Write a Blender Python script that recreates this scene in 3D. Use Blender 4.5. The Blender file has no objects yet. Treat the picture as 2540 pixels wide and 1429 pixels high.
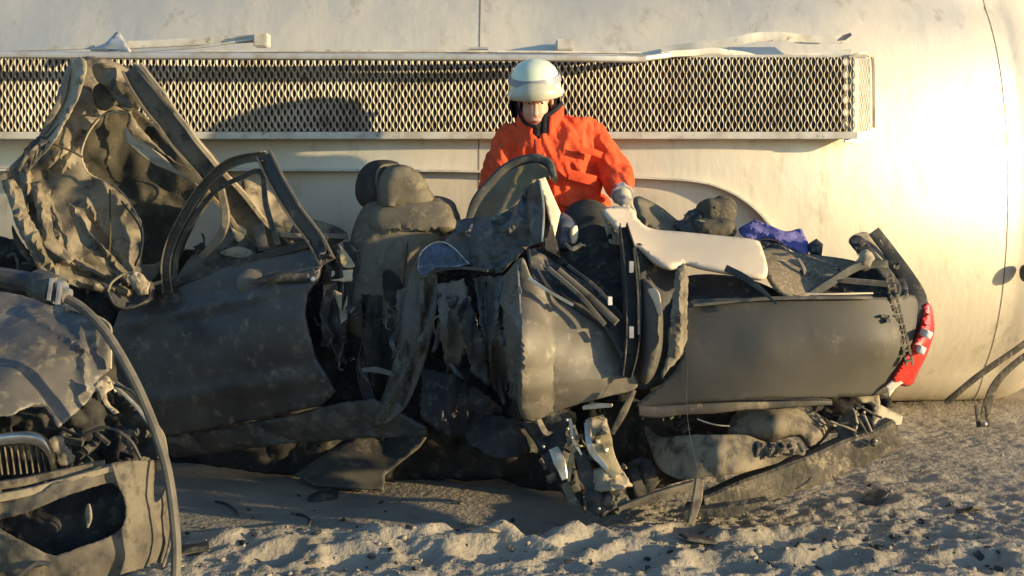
import bpy, bmesh, math, random
import numpy as np
from mathutils import Vector, Matrix, noise
from mathutils.geometry import delaunay_2d_cdt
R = math.radians
sc = bpy.context.scene
C = sc.collection

# ------------------------------------------------------------------ camera, light, exposure
F, CH, HZ = 3600.0, 1.62, 329.0          # focal length in photo pixels, camera height, horizon row
cam_d = bpy.data.cameras.new('camera'); cam = bpy.data.objects.new('camera', cam_d); C.objects.link(cam)
cam.location = (0, 0, CH); cam.rotation_euler = (R(90), 0, 0)
cam_d.sensor_fit = 'HORIZONTAL'; cam_d.sensor_width = 36; cam_d.lens = 36 * F / 2540
cam_d.shift_y = -(714.5 - HZ) / 2540; cam_d.clip_end = 2000
sc.camera = cam

SUN_AZ, SUN_EL = R(19), R(8.5)            # angle of the sun towards the camera side of the +x axis; height
to_sun = Vector((math.cos(SUN_AZ) * math.cos(SUN_EL), -math.sin(SUN_AZ) * math.cos(SUN_EL), math.sin(SUN_EL)))
w = bpy.data.worlds.new('World'); sc.world = w; w.use_nodes = True
nt = w.node_tree; bg = nt.nodes['Background']
sky = nt.nodes.new('ShaderNodeTexSky'); sky.sky_type = 'NISHITA'; sky.sun_disc = False
sky.sun_elevation = SUN_EL; sky.dust_density = .6; sky.sun_rotation = math.atan2(to_sun.x, to_sun.y)
nt.links.new(sky.outputs[0], bg.inputs[0]); bg.inputs[1].default_value = 0.15; sky.ozone_density = 3.0
sd = bpy.data.lights.new('sun', 'SUN'); sd.energy = 4.2; sd.angle = R(0.8); sd.color = (1.0, 0.79, 0.46)
so = bpy.data.objects.new('sun', sd); C.objects.link(so)
so.rotation_euler = to_sun.to_track_quat('Z', 'Y').to_euler(); so.location = (20, -8, 6)
sc.view_settings.view_transform = 'Standard'; sc.view_settings.look = 'None'
sc.view_settings.gamma = 1; sc.view_settings.exposure = 1.15

# ------------------------------------------------------------------ helpers
SHIFT = False                              # the rear of the wreck stands nearer to the camera than its front
def at(u, v, d):
    if SHIFT: d += float(np.interp(u, [700, 1000, 1290, 1500, 2300], [.14, .10, 0, -.06, -.09]))
    return Vector(((u - 1270) / F * d, d, CH - (v - HZ) / F * d))
def ground_d(v): return F * CH / (v - HZ)
def on_ground(u, v):                       # the soil surface met by the line of sight through (u, v)
    d = 4.5
    while d < 12:
        p = at(u, v, d)
        if p.z <= gh(p.x, p.y): break
        d += .01
    return d

WORLD = {}                                 # object name -> world position of its origin
def tag(o, label=None, cat=None, group=None, kind=None):
    if label: o['label'] = label
    if cat: o['category'] = cat
    if group: o['group'] = group
    if kind: o['kind'] = kind
    return o
def thing(name, loc, label, cat, group=None):
    o = bpy.data.objects.new(name, None); o.empty_display_size = .2
    C.objects.link(o); o.location = loc; WORLD[o.name] = Vector(loc)
    return tag(o, label, cat, group)
def link(name, verts, faces, mat, parent=None, smooth=True, sharp=None, solid=0, label=None):
    V = np.array([tuple(v) for v in verts], float)
    c = (V.min(0) + V.max(0)) / 2
    me = bpy.data.meshes.new(name); me.from_pydata((V - c).tolist(), [], faces); me.update()
    bm = bmesh.new(); bm.from_mesh(me); bmesh.ops.recalc_face_normals(bm, faces=bm.faces); bm.to_mesh(me); bm.free()
    return link_mesh(name, me, Vector(c), mat, parent, smooth, sharp, solid, label)
def link_mesh(name, me, c, mat, parent=None, smooth=True, sharp=None, solid=0, label=None):
    o = bpy.data.objects.new(name, me); C.objects.link(o)
    me.materials.append(mat)
    if smooth:
        me.shade_smooth()
        me.set_sharp_from_angle(angle=R(sharp or 40))
    if parent:
        o.parent = parent; o.location = c - WORLD[parent.name]
    else: o.location = c
    WORLD[o.name] = Vector(c)
    if solid:
        m = o.modifiers.new('thickness', 'SOLIDIFY'); m.thickness = solid; m.offset = 0
    if label: o['label'] = label
    return o

def catmull(pts, n=8, closed=False):
    pts = [np.array(p, float) for p in pts]; out = []; N = len(pts)
    rng = range(N) if closed else range(N - 1)
    for i in rng:
        if closed: p0, p1, p2, p3 = pts[i - 1], pts[i], pts[(i + 1) % N], pts[(i + 2) % N]
        else:
            p1, p2 = pts[i], pts[i + 1]
            p0 = pts[i - 1] if i > 0 else 2 * p1 - p2
            p3 = pts[i + 2] if i + 2 < N else 2 * p2 - p1
        for k in range(n):
            t = k / n
            out.append(.5 * (2 * p1 + (p2 - p0) * t + (2 * p0 - 5 * p1 + 4 * p2 - p3) * t * t + (3 * p1 - p0 - 3 * p2 + p3) * t ** 3))
    if not closed: out.append(pts[-1])
    return out
def lin(pts, n=4):
    out = []
    for a, b in zip(pts[:-1], pts[1:]):
        a, b = np.array(a, float), np.array(b, float)
        out += [a + (b - a) * k / n for k in range(n)]
    return out + [np.array(pts[-1], float)]

def inside(poly, pts):
    x, y = pts[:, 0], pts[:, 1]; c = np.zeros(len(pts), bool); n = len(poly)
    for i in range(n):
        x1, y1 = poly[i]; x2, y2 = poly[i - 1]
        if y1 == y2: continue
        m = ((y1 > y) != (y2 > y)) & (x < (x2 - x1) * (y - y1) / (y2 - y1) + x1)
        c ^= m
    return c
def edge_dist(poly, pts):
    best = np.full(len(pts), 1e9)
    P = np.array(poly, float)
    for i in range(len(P)):
        a, b = P[i - 1], P[i]; ab = b - a
        t = np.clip(((pts - a) @ ab) / max(ab @ ab, 1e-9), 0, 1)
        best = np.minimum(best, np.linalg.norm(pts - (a + t[:, None] * ab), axis=1))
    return best
def tps(ctrl):
    A = np.array(ctrl, float); xy = A[:, :2] / 200; z = A[:, 2]; n = len(A)
    if n < 3: return lambda p: np.full(len(p), z.mean())
    def U(r): return np.where(r > 1e-9, r * r * np.log(r + 1e-12), 0)
    K = U(np.linalg.norm(xy[:, None] - xy[None], axis=2)) + np.eye(n) * .02
    Pm = np.hstack([np.ones((n, 1)), xy])
    L = np.zeros((n + 3, n + 3)); L[:n, :n] = K; L[:n, n:] = Pm; L[n:, :n] = Pm.T
    s = np.linalg.lstsq(L, np.concatenate([z, np.zeros(3)]), rcond=None)[0]
    def f(p):
        q = np.asarray(p, float) / 200
        return U(np.linalg.norm(q[:, None] - xy[None], axis=2)) @ s[:n] + np.hstack([np.ones((len(q), 1)), q]) @ s[n:]
    return f
def resample(poly, step, smooth, rnd, jag):
    pts = catmull(poly, 8, True) if smooth else [np.array(p, float) for p in poly]
    out = []
    for i in range(len(pts)):
        a, b = pts[i], pts[(i + 1) % len(pts)]
        k = max(1, int(np.linalg.norm(b - a) / step + .5))
        for j in range(k): out.append(a + (b - a) * j / k)
    clean = []
    for p in out:
        if not clean or np.linalg.norm(p - clean[-1]) > step * .35: clean.append(p)
    if jag: clean = [p + np.array([rnd.uniform(-jag, jag), rnd.uniform(-jag, jag)]) for p in clean]
    return clean
def crumple(p, s, seed):
    q = Vector(p) * s + Vector((seed * 7.3, seed * 3.1, seed * 5.7))
    a = 1 - 2.6 * abs(noise.noise(q)); b = noise.noise(q * 2.1 + Vector((9, 4, 2))); c = 1 - 2.6 * abs(noise.noise(q * 2.7 + Vector((3, 8, 1))))
    v = noise.noise(q * .9, noise_basis='VORONOI_F1'); v2 = noise.noise(q * 2.3 + Vector((1, 2, 3)), noise_basis='VORONOI_F1')
    return .40 * a + .25 * b + .2 * c + .8 * v + .35 * v2

def panel(name, outline, ctrl, mat, parent, thick=.004, amp=.008, cs=5, inflate=0, infw=30, step=9, seed=0,
          holes=(), jag=0, smooth=True, label=None, sharp=50, jit=1.0, folds=()):
    """a bent sheet: outline, depth control points (u, v, distance), crumples, real thickness.
    folds: (u1,v1,u2,v2,width_px,height_m) straight ridges pressed into the sheet"""
    rnd = random.Random(seed * 31 + len(outline))
    ol = resample(outline, step, smooth, rnd, jag)
    hl = [resample(h, step, smooth, rnd, jag) for h in holes]
    O = np.array(ol)
    x0, y0 = O.min(0); x1, y1 = O.max(0)
    gx = np.arange(x0, x1, step); gy = np.arange(y0, y1, step)
    G = np.array([(x + rnd.uniform(-.25, .25) * step, y + rnd.uniform(-.25, .25) * step) for y in gy for x in gx])
    if len(G):
        m = inside(ol, G) & (edge_dist(ol, G) > step * .45)
        for h in hl: m &= ~inside(h, G) & (edge_dist(h, G) > step * .45)
        G = G[m]
    pts = [Vector(p) for p in ol]; E = [(i, (i + 1) % len(ol)) for i in range(len(ol))]
    for h in hl:
        k = len(pts); pts += [Vector(p) for p in h]; E += [(k + i, k + (i + 1) % len(h)) for i in range(len(h))]
    pts += [Vector(p) for p in G]
    vs, es, fs, *_ = delaunay_2d_cdt(pts, E, [], 0, 1e-4)
    V2 = np.array([(v.x, v.y) for v in vs]); FA = np.array([list(f) for f in fs if len(f) == 3])
    cen = V2[FA].mean(1); keep = inside(ol, cen)
    for h in hl: keep &= ~inside(h, cen)
    FA = FA[keep]
    D = tps(ctrl)(V2)
    if inflate:
        t = np.clip(edge_dist(ol, V2) / infw, 0, 1); D = D - inflate * np.sqrt(1 - (1 - t) ** 2)
    for (a, b, c, d, wd, hh) in folds:
        A_, B_ = np.array((a, b), float), np.array((c, d), float); ab = B_ - A_
        t = ((V2 - A_) @ ab) / (ab @ ab); tc = np.clip(t, 0, 1)
        dist = np.linalg.norm(V2 - (A_ + tc[:, None] * ab), axis=1)
        D = D - hh * np.clip(1 - dist / wd, 0, 1)
    verts = []
    for (u, v), d in zip(V2, D):
        p = at(u, v, d)
        if amp:
            k = crumple(p, cs, seed)
            d2 = d + amp * k
            p = at(u, v, d2)
        verts.append(p)
    used = sorted(set(FA.ravel())); idx = {k: i for i, k in enumerate(used)}
    return link(name, [verts[k] for k in used], [[idx[a] for a in f] for f in FA], mat, parent, True, sharp, thick, label)

def sweep(name, path, width, thick, mat, parent, prof='rect', n=7, raw=False, smooth=True, taper=None, roll=0, cap=True,
          amp=0, seed=0, label=None, extra=None):
    """a bar or tube along (u, v, distance) points; width in the picture plane, thick in depth (metres)"""
    pts = [Vector(p) if raw else at(*p) for p in path]
    P3 = [Vector(p) for p in (catmull(pts, n) if smooth else lin(pts, n))]
    N = len(P3); verts = []; faces = []
    if prof == 'round':
        k = 10; pr = [(math.cos(2 * math.pi * i / k), math.sin(2 * math.pi * i / k)) for i in range(k)]
    elif prof == 'oval':
        k = 12; pr = [(math.copysign(abs(math.cos(a)) ** .7, math.cos(a)), math.copysign(abs(math.sin(a)) ** .7, math.sin(a))) for a in [2 * math.pi * i / k for i in range(k)]]
    elif prof == 'channel':
        pr = [(-1, -1), (-.8, -1), (-.8, .5), (.8, .5), (.8, -1), (1, -1), (1, 1), (-1, 1)]
    else:
        b = .82
        pr = [(-b, -1), (b, -1), (1, -b), (1, b), (b, 1), (-b, 1), (-1, b), (-1, -b)]
    k = len(pr)
    for i, p in enumerate(P3):
        t = (P3[min(i + 1, N - 1)] - P3[max(i - 1, 0)]).normalized()
        a = t.cross(Vector((0, 1, 0)))
        if a.length < .05: a = t.cross(Vector((0, 0, 1)))
        a.normalize(); b = a.cross(t).normalized()
        if roll:
            cr, sr = math.cos(R(roll)), math.sin(R(roll)); a, b = a * cr + b * sr, b * cr - a * sr
        f = i / (N - 1)
        s = np.interp(f, [q / (len(taper) - 1) for q in range(len(taper))], taper) if taper else 1
        off = Vector((0, 0, 0))
        if amp: off = (a * noise.noise(p * 6 + Vector((seed, 0, 0))) + b * noise.noise(p * 6 + Vector((0, seed, 5)))) * amp
        for x, y in pr: verts.append(p + off + a * (x * width / 2 * s) + b * (y * thick / 2 * (s if prof == 'round' else 1)))
    for i in range(N - 1):
        for j in range(k):
            faces.append((i * k + j, i * k + (j + 1) % k, (i + 1) * k + (j + 1) % k, (i + 1) * k + j))
    if cap: faces.append(tuple(range(k - 1, -1, -1))); faces.append(tuple((N - 1) * k + j for j in range(k)))
    if extra is not None:
        o = len(extra[0]); extra[0].extend(verts); extra[1].extend([tuple(o + q for q in f) for f in faces]); return None
    return link(name, verts, faces, mat, parent, True, 35, 0, label)

def blob(center, size, rot=(0, 0, 0), e=2.0, amp=0, cs=8, seed=0, nu=28, nv=18):
    """rounded box / ellipsoid (superellipsoid) as vertices and faces"""
    from mathutils import Euler
    M = Euler([R(a) for a in rot]).to_matrix(); verts = []; faces = []
    pw = lambda c: math.copysign(abs(c) ** (2 / e), c)
    for j in range(nv + 1):
        th = -math.pi / 2 + math.pi * j / nv
        for i in range(nu):
            ph = 2 * math.pi * i / nu
            p = Vector((pw(math.cos(th)) * pw(math.cos(ph)) * size[0] / 2, pw(math.cos(th)) * pw(math.sin(ph)) * size[1] / 2, pw(math.sin(th)) * size[2] / 2))
            p = Vector(center) + M @ p
            if amp: p = p + (p - Vector(center)).normalized() * amp * crumple(p, cs, seed)
            verts.append(p)
    for j in range(nv):
        for i in range(nu): faces.append((j * nu + i, j * nu + (i + 1) % nu, (j + 1) * nu + (i + 1) % nu, (j + 1) * nu + i))
    return verts, faces
def join(*parts):
    V, Fc = [], []
    for v, f in parts:
        o = len(V); V += list(v); Fc += [tuple(o + k for k in q) for q in f]
    return V, Fc
def capsule(a, b, ra, rb, k=18):
    a, b = Vector(a), Vector(b); t = (b - a); L = t.length; t.normalize()
    u = t.orthogonal().normalized(); w_ = t.cross(u); V = []; Fc = []; rings = []
    for i in range(5): an = -math.pi / 2 + math.pi / 2 * i / 5; rings.append((a + t * (math.sin(an) * ra), math.cos(an) * ra + 1e-4))
    for i in range(5): rings.append((a + t * L * i / 4, ra + (rb - ra) * i / 4))
    for i in range(1, 6): an = math.pi / 2 * i / 5; rings.append((b + t * (math.sin(an) * rb), math.cos(an) * rb + 1e-4))
    for p, r in rings:
        for j in range(k): an = 2 * math.pi * j / k; V.append(p + u * math.cos(an) * r + w_ * math.sin(an) * r)
    for i in range(len(rings) - 1):
        for j in range(k): Fc.append((i * k + j, i * k + (j + 1) % k, (i + 1) * k + (j + 1) % k, (i + 1) * k + j))
    Fc.append(tuple(range(k - 1, -1, -1))); Fc.append(tuple((len(rings) - 1) * k + j for j in range(k)))
    return V, Fc
def fuse(name, parts, voxel, mat, parent, smoothing=4, disp=None, label=None):
    """one continuous skin over overlapping solids"""
    V, Fc = join(*parts)
    me = bpy.data.meshes.new('raw'); me.from_pydata([tuple(v) for v in V], [], Fc); me.update()
    bm = bmesh.new(); bm.from_mesh(me); bmesh.ops.recalc_face_normals(bm, faces=bm.faces); bm.to_mesh(me); bm.free()
    o = bpy.data.objects.new('raw', me); C.objects.link(o)
    m = o.modifiers.new('r', 'REMESH'); m.mode = 'VOXEL'; m.voxel_size = voxel
    s = o.modifiers.new('s', 'SMOOTH'); s.factor = .5; s.iterations = smoothing
    dg = bpy.context.evaluated_depsgraph_get(); dg.update()
    m2 = bpy.data.meshes.new_from_object(o.evaluated_get(dg)); bpy.data.objects.remove(o)
    if disp:
        co = [v.co + v.normal * disp(v.co) for v in m2.vertices]
        for v, c in zip(m2.vertices, co): v.co = c
    VV = np.array([tuple(v.co) for v in m2.vertices]); c = Vector((VV.min(0) + VV.max(0)) / 2)
    m2.transform(Matrix.Translation(-c)); m2.name = name; m2.materials.clear()
    return link_mesh(name, m2, c, mat, parent, True, 80, 0, label)
def revolve(prof, k=32, origin=(0, 0, 0), axis='Z'):
    V = []; Fc = []
    for r, z in prof:
        for j in range(k):
            a = 2 * math.pi * j / k
            V.append(Vector((r * math.cos(a), r * math.sin(a), z)))
    n = len(prof)
    for i in range(n - 1):
        for j in range(k): Fc.append((i * k + j, i * k + (j + 1) % k, (i + 1) * k + (j + 1) % k, (i + 1) * k + j))
    return [v + Vector(origin) for v in V], Fc

def material(name, base, second=None, third=None, rough=.6, metal=0, scale=4, cover=.5, soft=.15, cover3=.65, scale3=18,
             bump=.2, bscale=60, spec=.4, rough2=None, stretch=(1, 1, 1), coat=0, translucent=0, bdist=.004):
    m = bpy.data.materials.new(name); m.use_nodes = True; t = m.node_tree; N = t.nodes; L = t.links
    b = N['Principled BSDF']
    tc = N.new('ShaderNodeTexCoord'); mp = N.new('ShaderNodeMapping'); mp.inputs['Scale'].default_value = stretch
    L.new(tc.outputs['Object'], mp.inputs[0])
    col = None
    def noise_mask(s, cov, sf, det=8, rg=.6):
        n = N.new('ShaderNodeTexNoise'); n.inputs['Scale'].default_value = s; n.inputs['Detail'].default_value = det; n.inputs['Roughness'].default_value = rg
        L.new(mp.outputs[0], n.inputs['Vector'])
        r = N.new('ShaderNodeMapRange'); r.interpolation_type = 'SMOOTHSTEP'
        c = .5 + (.5 - cov) * .5
        r.inputs[1].default_value = c - sf; r.inputs[2].default_value = c + sf
        L.new(n.outputs[0], r.inputs[0]); return r.outputs[0], n.outputs[0]
    b.inputs['Base Color'].default_value = (*base, 1); b.inputs['Roughness'].default_value = rough
    b.inputs['Metallic'].default_value = metal; b.inputs['Specular IOR Level'].default_value = spec
    b.inputs['Coat Weight'].default_value = coat
    if second:
        mk, raw = noise_mask(scale, cover, soft)
        mx = N.new('ShaderNodeMix'); mx.data_type = 'RGBA'; L.new(mk, mx.inputs[0])
        mx.inputs[6].default_value = (*base, 1); mx.inputs[7].default_value = (*second, 1); col = mx.outputs[2]
        if rough2 is not None:
            rr = N.new('ShaderNodeMapRange'); rr.inputs[3].default_value = rough; rr.inputs[4].default_value = rough2
            L.new(mk, rr.inputs[0]); L.new(rr.outputs[0], b.inputs['Roughness'])
            if metal:
                mm = N.new('ShaderNodeMapRange'); mm.inputs[3].default_value = metal; mm.inputs[4].default_value = metal * .3
                L.new(mk, mm.inputs[0]); L.new(mm.outputs[0], b.inputs['Metallic'])
    if third:
        mk3, _ = noise_mask(scale3, cover3, .08, 10, .7)
        mx = N.new('ShaderNodeMix'); mx.data_type = 'RGBA'; L.new(mk3, mx.inputs[0])
        if col: L.new(col, mx.inputs[6])
        else: mx.inputs[6].default_value = (*base, 1)
        mx.inputs[7].default_value = (*third, 1); col = mx.outputs[2]
    if col: L.new(col, b.inputs['Base Color'])
    if bump:
        n = N.new('ShaderNodeTexNoise'); n.inputs['Scale'].default_value = bscale; n.inputs['Detail'].default_value = 6
        L.new(mp.outputs[0], n.inputs['Vector'])
        bp = N.new('ShaderNodeBump'); bp.inputs['Strength'].default_value = bump; bp.inputs['Distance'].default_value = bdist
        L.new(n.outputs[0], bp.inputs['Height']); L.new(bp.outputs[0], b.inputs['Normal'])
    return m

DUST = (.30, .235, .145); DUST2 = (.20, .155, .095)
SOOT = (.018, .017, .016)
M = {}
M['tank'] = material('tank_metal', (.77, .69, .545), (.64, .56, .43), (.54, .47, .36), rough=.43, metal=.72, scale=1.2, cover=.42, soft=.3, cover3=.28, scale3=5.0, bump=.22, bscale=12, rough2=.56, bdist=.012, stretch=(1.4, 1, .6))
M['tank_trim'] = material('tank_trim_paint', (.62, .58, .50), (.42, .37, .29), (.2, .17, .13), rough=.5, metal=.3, scale=6, cover=.4, cover3=.25, bump=.1)
M['mesh'] = material('galvanised_mesh', (.47, .42, .33), (.30, .26, .195), (.16, .13, .09), rough=.6, metal=.15, scale=5, cover=.5, cover3=.3, scale3=9, bump=.1)
M['rail'] = material('rail_steel', (.50, .49, .47), (.38, .33, .26), rough=.45, metal=.5, scale=8, cover=.35, bump=.08)
M['gap_shade'] = material('mesh_gap_shade', (.25, .205, .14), (.14, .115, .08), rough=.8, scale=3, cover=.5, bump=.1)  # brown of the shaded tank behind the mesh, put into the colour
M['seam'] = material('weld_line', (.16, .13, .10), rough=.7, bump=0)
M['paint'] = material('dark_car_paint', (.034, .034, .036), (.095, .083, .063), (.19, .155, .105), rough=.32, rough2=.72, scale=3.2, cover=.5, soft=.24, cover3=.28, scale3=13, bump=.12, spec=.45)
M['paint_dust'] = material('dusty_car_paint', (.150, .130, .098), (.090, .078, .060), (.23, .192, .138), rough=.55, scale=6, cover=.45, soft=.2, cover3=.28, bump=.1, spec=.35)
M['quarter'] = material('smooth_dusty_paint', (.092, .081, .061), (.056, .050, .041), (.135, .115, .082), rough=.66, scale=2.2, cover=.45, soft=.3, cover3=.22, scale3=7, bump=.05, spec=.4)
M['dust_metal'] = material('dusty_sheet_metal', (.215, .175, .115), (.10, .083, .058), (.035, .032, .028), rough=.6, scale=5, cover=.5, soft=.2, cover3=.34, scale3=9, bump=.3, bscale=40, spec=.3)
M['dust_pale'] = material('pale_dusty_metal', (.34, .275, .18), (.20, .165, .11), (.08, .068, .052), rough=.65, scale=8, cover=.45, cover3=.3, bump=.3)
M['lining'] = material('black_roof_lining', (.045, .041, .031), (.095, .083, .058), (.15, .125, .08), rough=.95, scale=5, cover=.5, cover3=.32, scale3=9, bump=.5, bscale=50, spec=.1)
M['plastic'] = material('black_plastic', (.022, .022, .023), (.06, .054, .044), (.15, .124, .085), rough=.55, rough2=.85, scale=8, cover=.45, cover3=.3, bump=.2, spec=.35)
M['void'] = material('dark_void_shade', (.026, .025, .025), (.05, .046, .04), (.10, .086, .062), rough=.9, scale=7, cover=.45, cover3=.3, bump=.5, spec=.15)  # near-black colour stands in for deep shade in the wreck's gaps
M['gloss'] = material('torn_gloss_metal', (.13, .14, .17), (.06, .06, .065), (.22, .18, .12), rough=.25, rough2=.5, metal=.6, scale=8, cover=.4, cover3=.22, bump=.15, bscale=30)
M['bare'] = material('bare_torn_steel', (.55, .50, .40), (.36, .30, .2), rough=.35, metal=.7, scale=12, bump=.2)
M['fabric'] = material('dusty_seat_fabric', (.165, .14, .098), (.11, .094, .068), (.21, .18, .12), rough=.95, scale=8, cover=.45, cover3=.3, bump=.5, bscale=160, spec=.1)
M['fabric_dark'] = material('dark_seat_fabric', (.045, .042, .036), (.085, .074, .055), rough=.95, scale=7, cover=.4, bump=.5, bscale=140, spec=.1)
M['seat_shell'] = material('yellowed_seat_shell', (.24, .20, .105), (.15, .125, .07), rough=.6, scale=6, bump=.15)
M['bag'] = material('dusty_dark_bag_cloth', (.10, .085, .06), (.045, .04, .032), (.17, .14, .095), rough=.9, scale=9, cover=.5, soft=.2, cover3=.3, scale3=20, bump=.5, bscale=80, spec=.15)
M['rubber'] = material('grey_rubber', (.035, .037, .034), (.09, .085, .065), (.16, .13, .09), rough=.7, scale=9, cover=.4, cover3=.3, bump=.25)
M['trim'] = material('cream_interior_trim', (.64, .52, .37), (.55, .44, .31), rough=.6, scale=4, cover=.4, soft=.3, bump=.06, bscale=120)
M['carpet'] = material('speckled_boot_carpet', (.20, .155, .10), (.13, .105, .07), (.32, .26, .18), rough=1, scale=9, cover=.4, cover3=.4, scale3=70, bump=.8, bscale=220, spec=.05)
M['red'] = material('red_tail_light', (.62, .03, .02), (.5, .05, .03), rough=.25, scale=10, cover=.3, bump=.03, spec=.6, coat=.5)
M['white'] = material('white_plastic', (.80, .76, .68), (.7, .65, .56), rough=.4, scale=30, bump=.05)
M['blue'] = material('blue_purple_cloth', (.14, .13, .30), (.085, .08, .21), rough=.95, scale=8, bump=.5, bscale=90, spec=.05)
M['ground'] = material('sandy_soil', (.31, .265, .20), (.24, .205, .155), (.175, .15, .114), rough=.97, scale=2.2, cover=.45, soft=.15, cover3=.25, scale3=9, bump=.5, bscale=45, spec=.05, bdist=.02)
M['clod'] = material('dry_clods', (.31, .26, .195), (.23, .195, .148), rough=.97, scale=12, bump=.6, spec=.05)
M['hill'] = material('grey_green_hillside', (.10, .105, .06), (.16, .14, .09), (.05, .06, .03), rough=1, scale=.15, cover3=.4, scale3=.6, bump=0, spec=.05)
M['beam'] = material('muddy_bumper_beam', (.135, .112, .078), (.065, .056, .043), (.26, .21, .14), rough=.8, scale=7, cover=.45, cover3=.34, scale3=18, bump=.7, bscale=38, spec=.2, bdist=.010)
M['bumper_grey'] = material('grey_brown_bumper_skin', (.135, .116, .085), (.082, .071, .055), (.042, .038, .033), rough=.8, scale=7, cover=.5, cover3=.36, scale3=12, bump=.35, spec=.2)
M['bumper'] = material('dusty_bumper_plastic', (.22, .18, .12), (.135, .11, .077), (.055, .048, .04), rough=.8, scale=6, cover=.5, cover3=.36, scale3=12, bump=.45, spec=.2)
M['hood2'] = material('blue_grey_dusty_bonnet', (.115, .102, .084), (.066, .062, .058), (.22, .182, .122), rough=.5, scale=4, cover=.5, soft=.2, cover3=.36, scale3=8, bump=.25, spec=.35)
M['chrome'] = material('dulled_chrome', (.62, .58, .52), (.45, .4, .33), rough=.25, metal=1, scale=9, bump=.08)
M['hose'] = material('dusty_rubber_hose', (.115, .10, .075), (.07, .062, .05), rough=.65, scale=12, bump=.15)
M['hose_dark'] = material('black_hose', (.02, .02, .021), (.05, .045, .04), rough=.5, scale=12, bump=.15)
M['alu'] = material('grey_alloy_coupling', (.34, .35, .37), (.22, .21, .2), rough=.4, metal=.6, scale=14, bump=.1)
M['orange'] = material('orange_workwear', (.74, .095, .034), (.58, .066, .025), (.36, .062, .032), rough=.85, scale=7, cover=.4, cover3=.26, scale3=8, bump=.6, bscale=70, spec=.1)
M['navy'] = material('black_collar_fleece', (.018, .018, .022), (.03, .03, .034), rough=1, scale=20, bump=.4, bscale=150, spec=.1)
M['skin'] = material('skin', (.58, .33, .22), (.52, .27, .18), rough=.5, scale=14, cover=.4, bump=.05, bscale=160, spec=.35)
M['helmet'] = material('pale_yellow_helmet_shell', (.66, .70, .48), (.56, .62, .50), rough=.3, scale=5, cover=.4, bump=.02, spec=.5, coat=.3)  # plain pale yellow base colour, no emission
M['visor'] = material('beige_grey_visor_plate', (.50, .47, .35), (.42, .40, .31), rough=.35, scale=9, bump=.03, spec=.5)
M['band'] = material('grey_helmet_band', (.25, .26, .29), rough=.4, bump=.03)
M['silver'] = material('silver_reflective_cuff', (.50, .49, .47), (.4, .38, .36), rough=.4, metal=.3, scale=20, bump=.2)
M['glove'] = material('pale_leather_glove', (.43, .37, .28), (.34, .29, .21), rough=.85, scale=18, bump=.3)
M['boot'] = material('dusty_black_boot', (.04, .037, .03), (.11, .09, .06), rough=.8, scale=14, bump=.3)
M['gold'] = material('yellow_dust_metal', (.46, .36, .19), (.26, .2, .11), (.06, .05, .035), rough=.5, metal=.2, scale=12, cover=.4, cover3=.28, scale3=20, bump=.4)
M['lamp_dark'] = material('dark_lamp_glass', (.01, .01, .011), rough=.15, spec=.6, bump=0)

# ------------------------------------------------------------------ ground and hill
def sm(a, b, x):
    t = min(1, max(0, (x - a) / (b - a))); return t * t * (3 - 2 * t)
rg = random.Random(5)
prints = []
for (u, v, rx, ry, dp, ang) in [(1960, 1345, .17, .08, .055, .5), (1700, 1330, .10, .06, .05, .9), (2160, 1250, .10, .05, .03, .2), (2330, 1330, .13, .06, .03, -.3), (1570, 1400, .13, .07, .05, .3), (1230, 1380, .12, .07, .05, 0),
        (1030, 1330, .12, .06, .05, .2), (1330, 1345, .10, .05, .045, -.3), (860, 1400, .12, .06, .045, .1), (2060, 1400, .12, .06, .04, .4), (700, 1395, .1, .05, .04, .3), (1790, 1410, .11, .06, .04, -.5), (2420, 1400, .12, .06, .035, .2), (1450, 1365, .09, .05, .04, .8), (2250, 1190, .12, .05, .02, 0), (2440, 1240, .12, .05, .02, .3)]:
    d = ground_d(v); prints.append(((u - 1270) / F * d, d, rx, ry, dp, ang))
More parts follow.
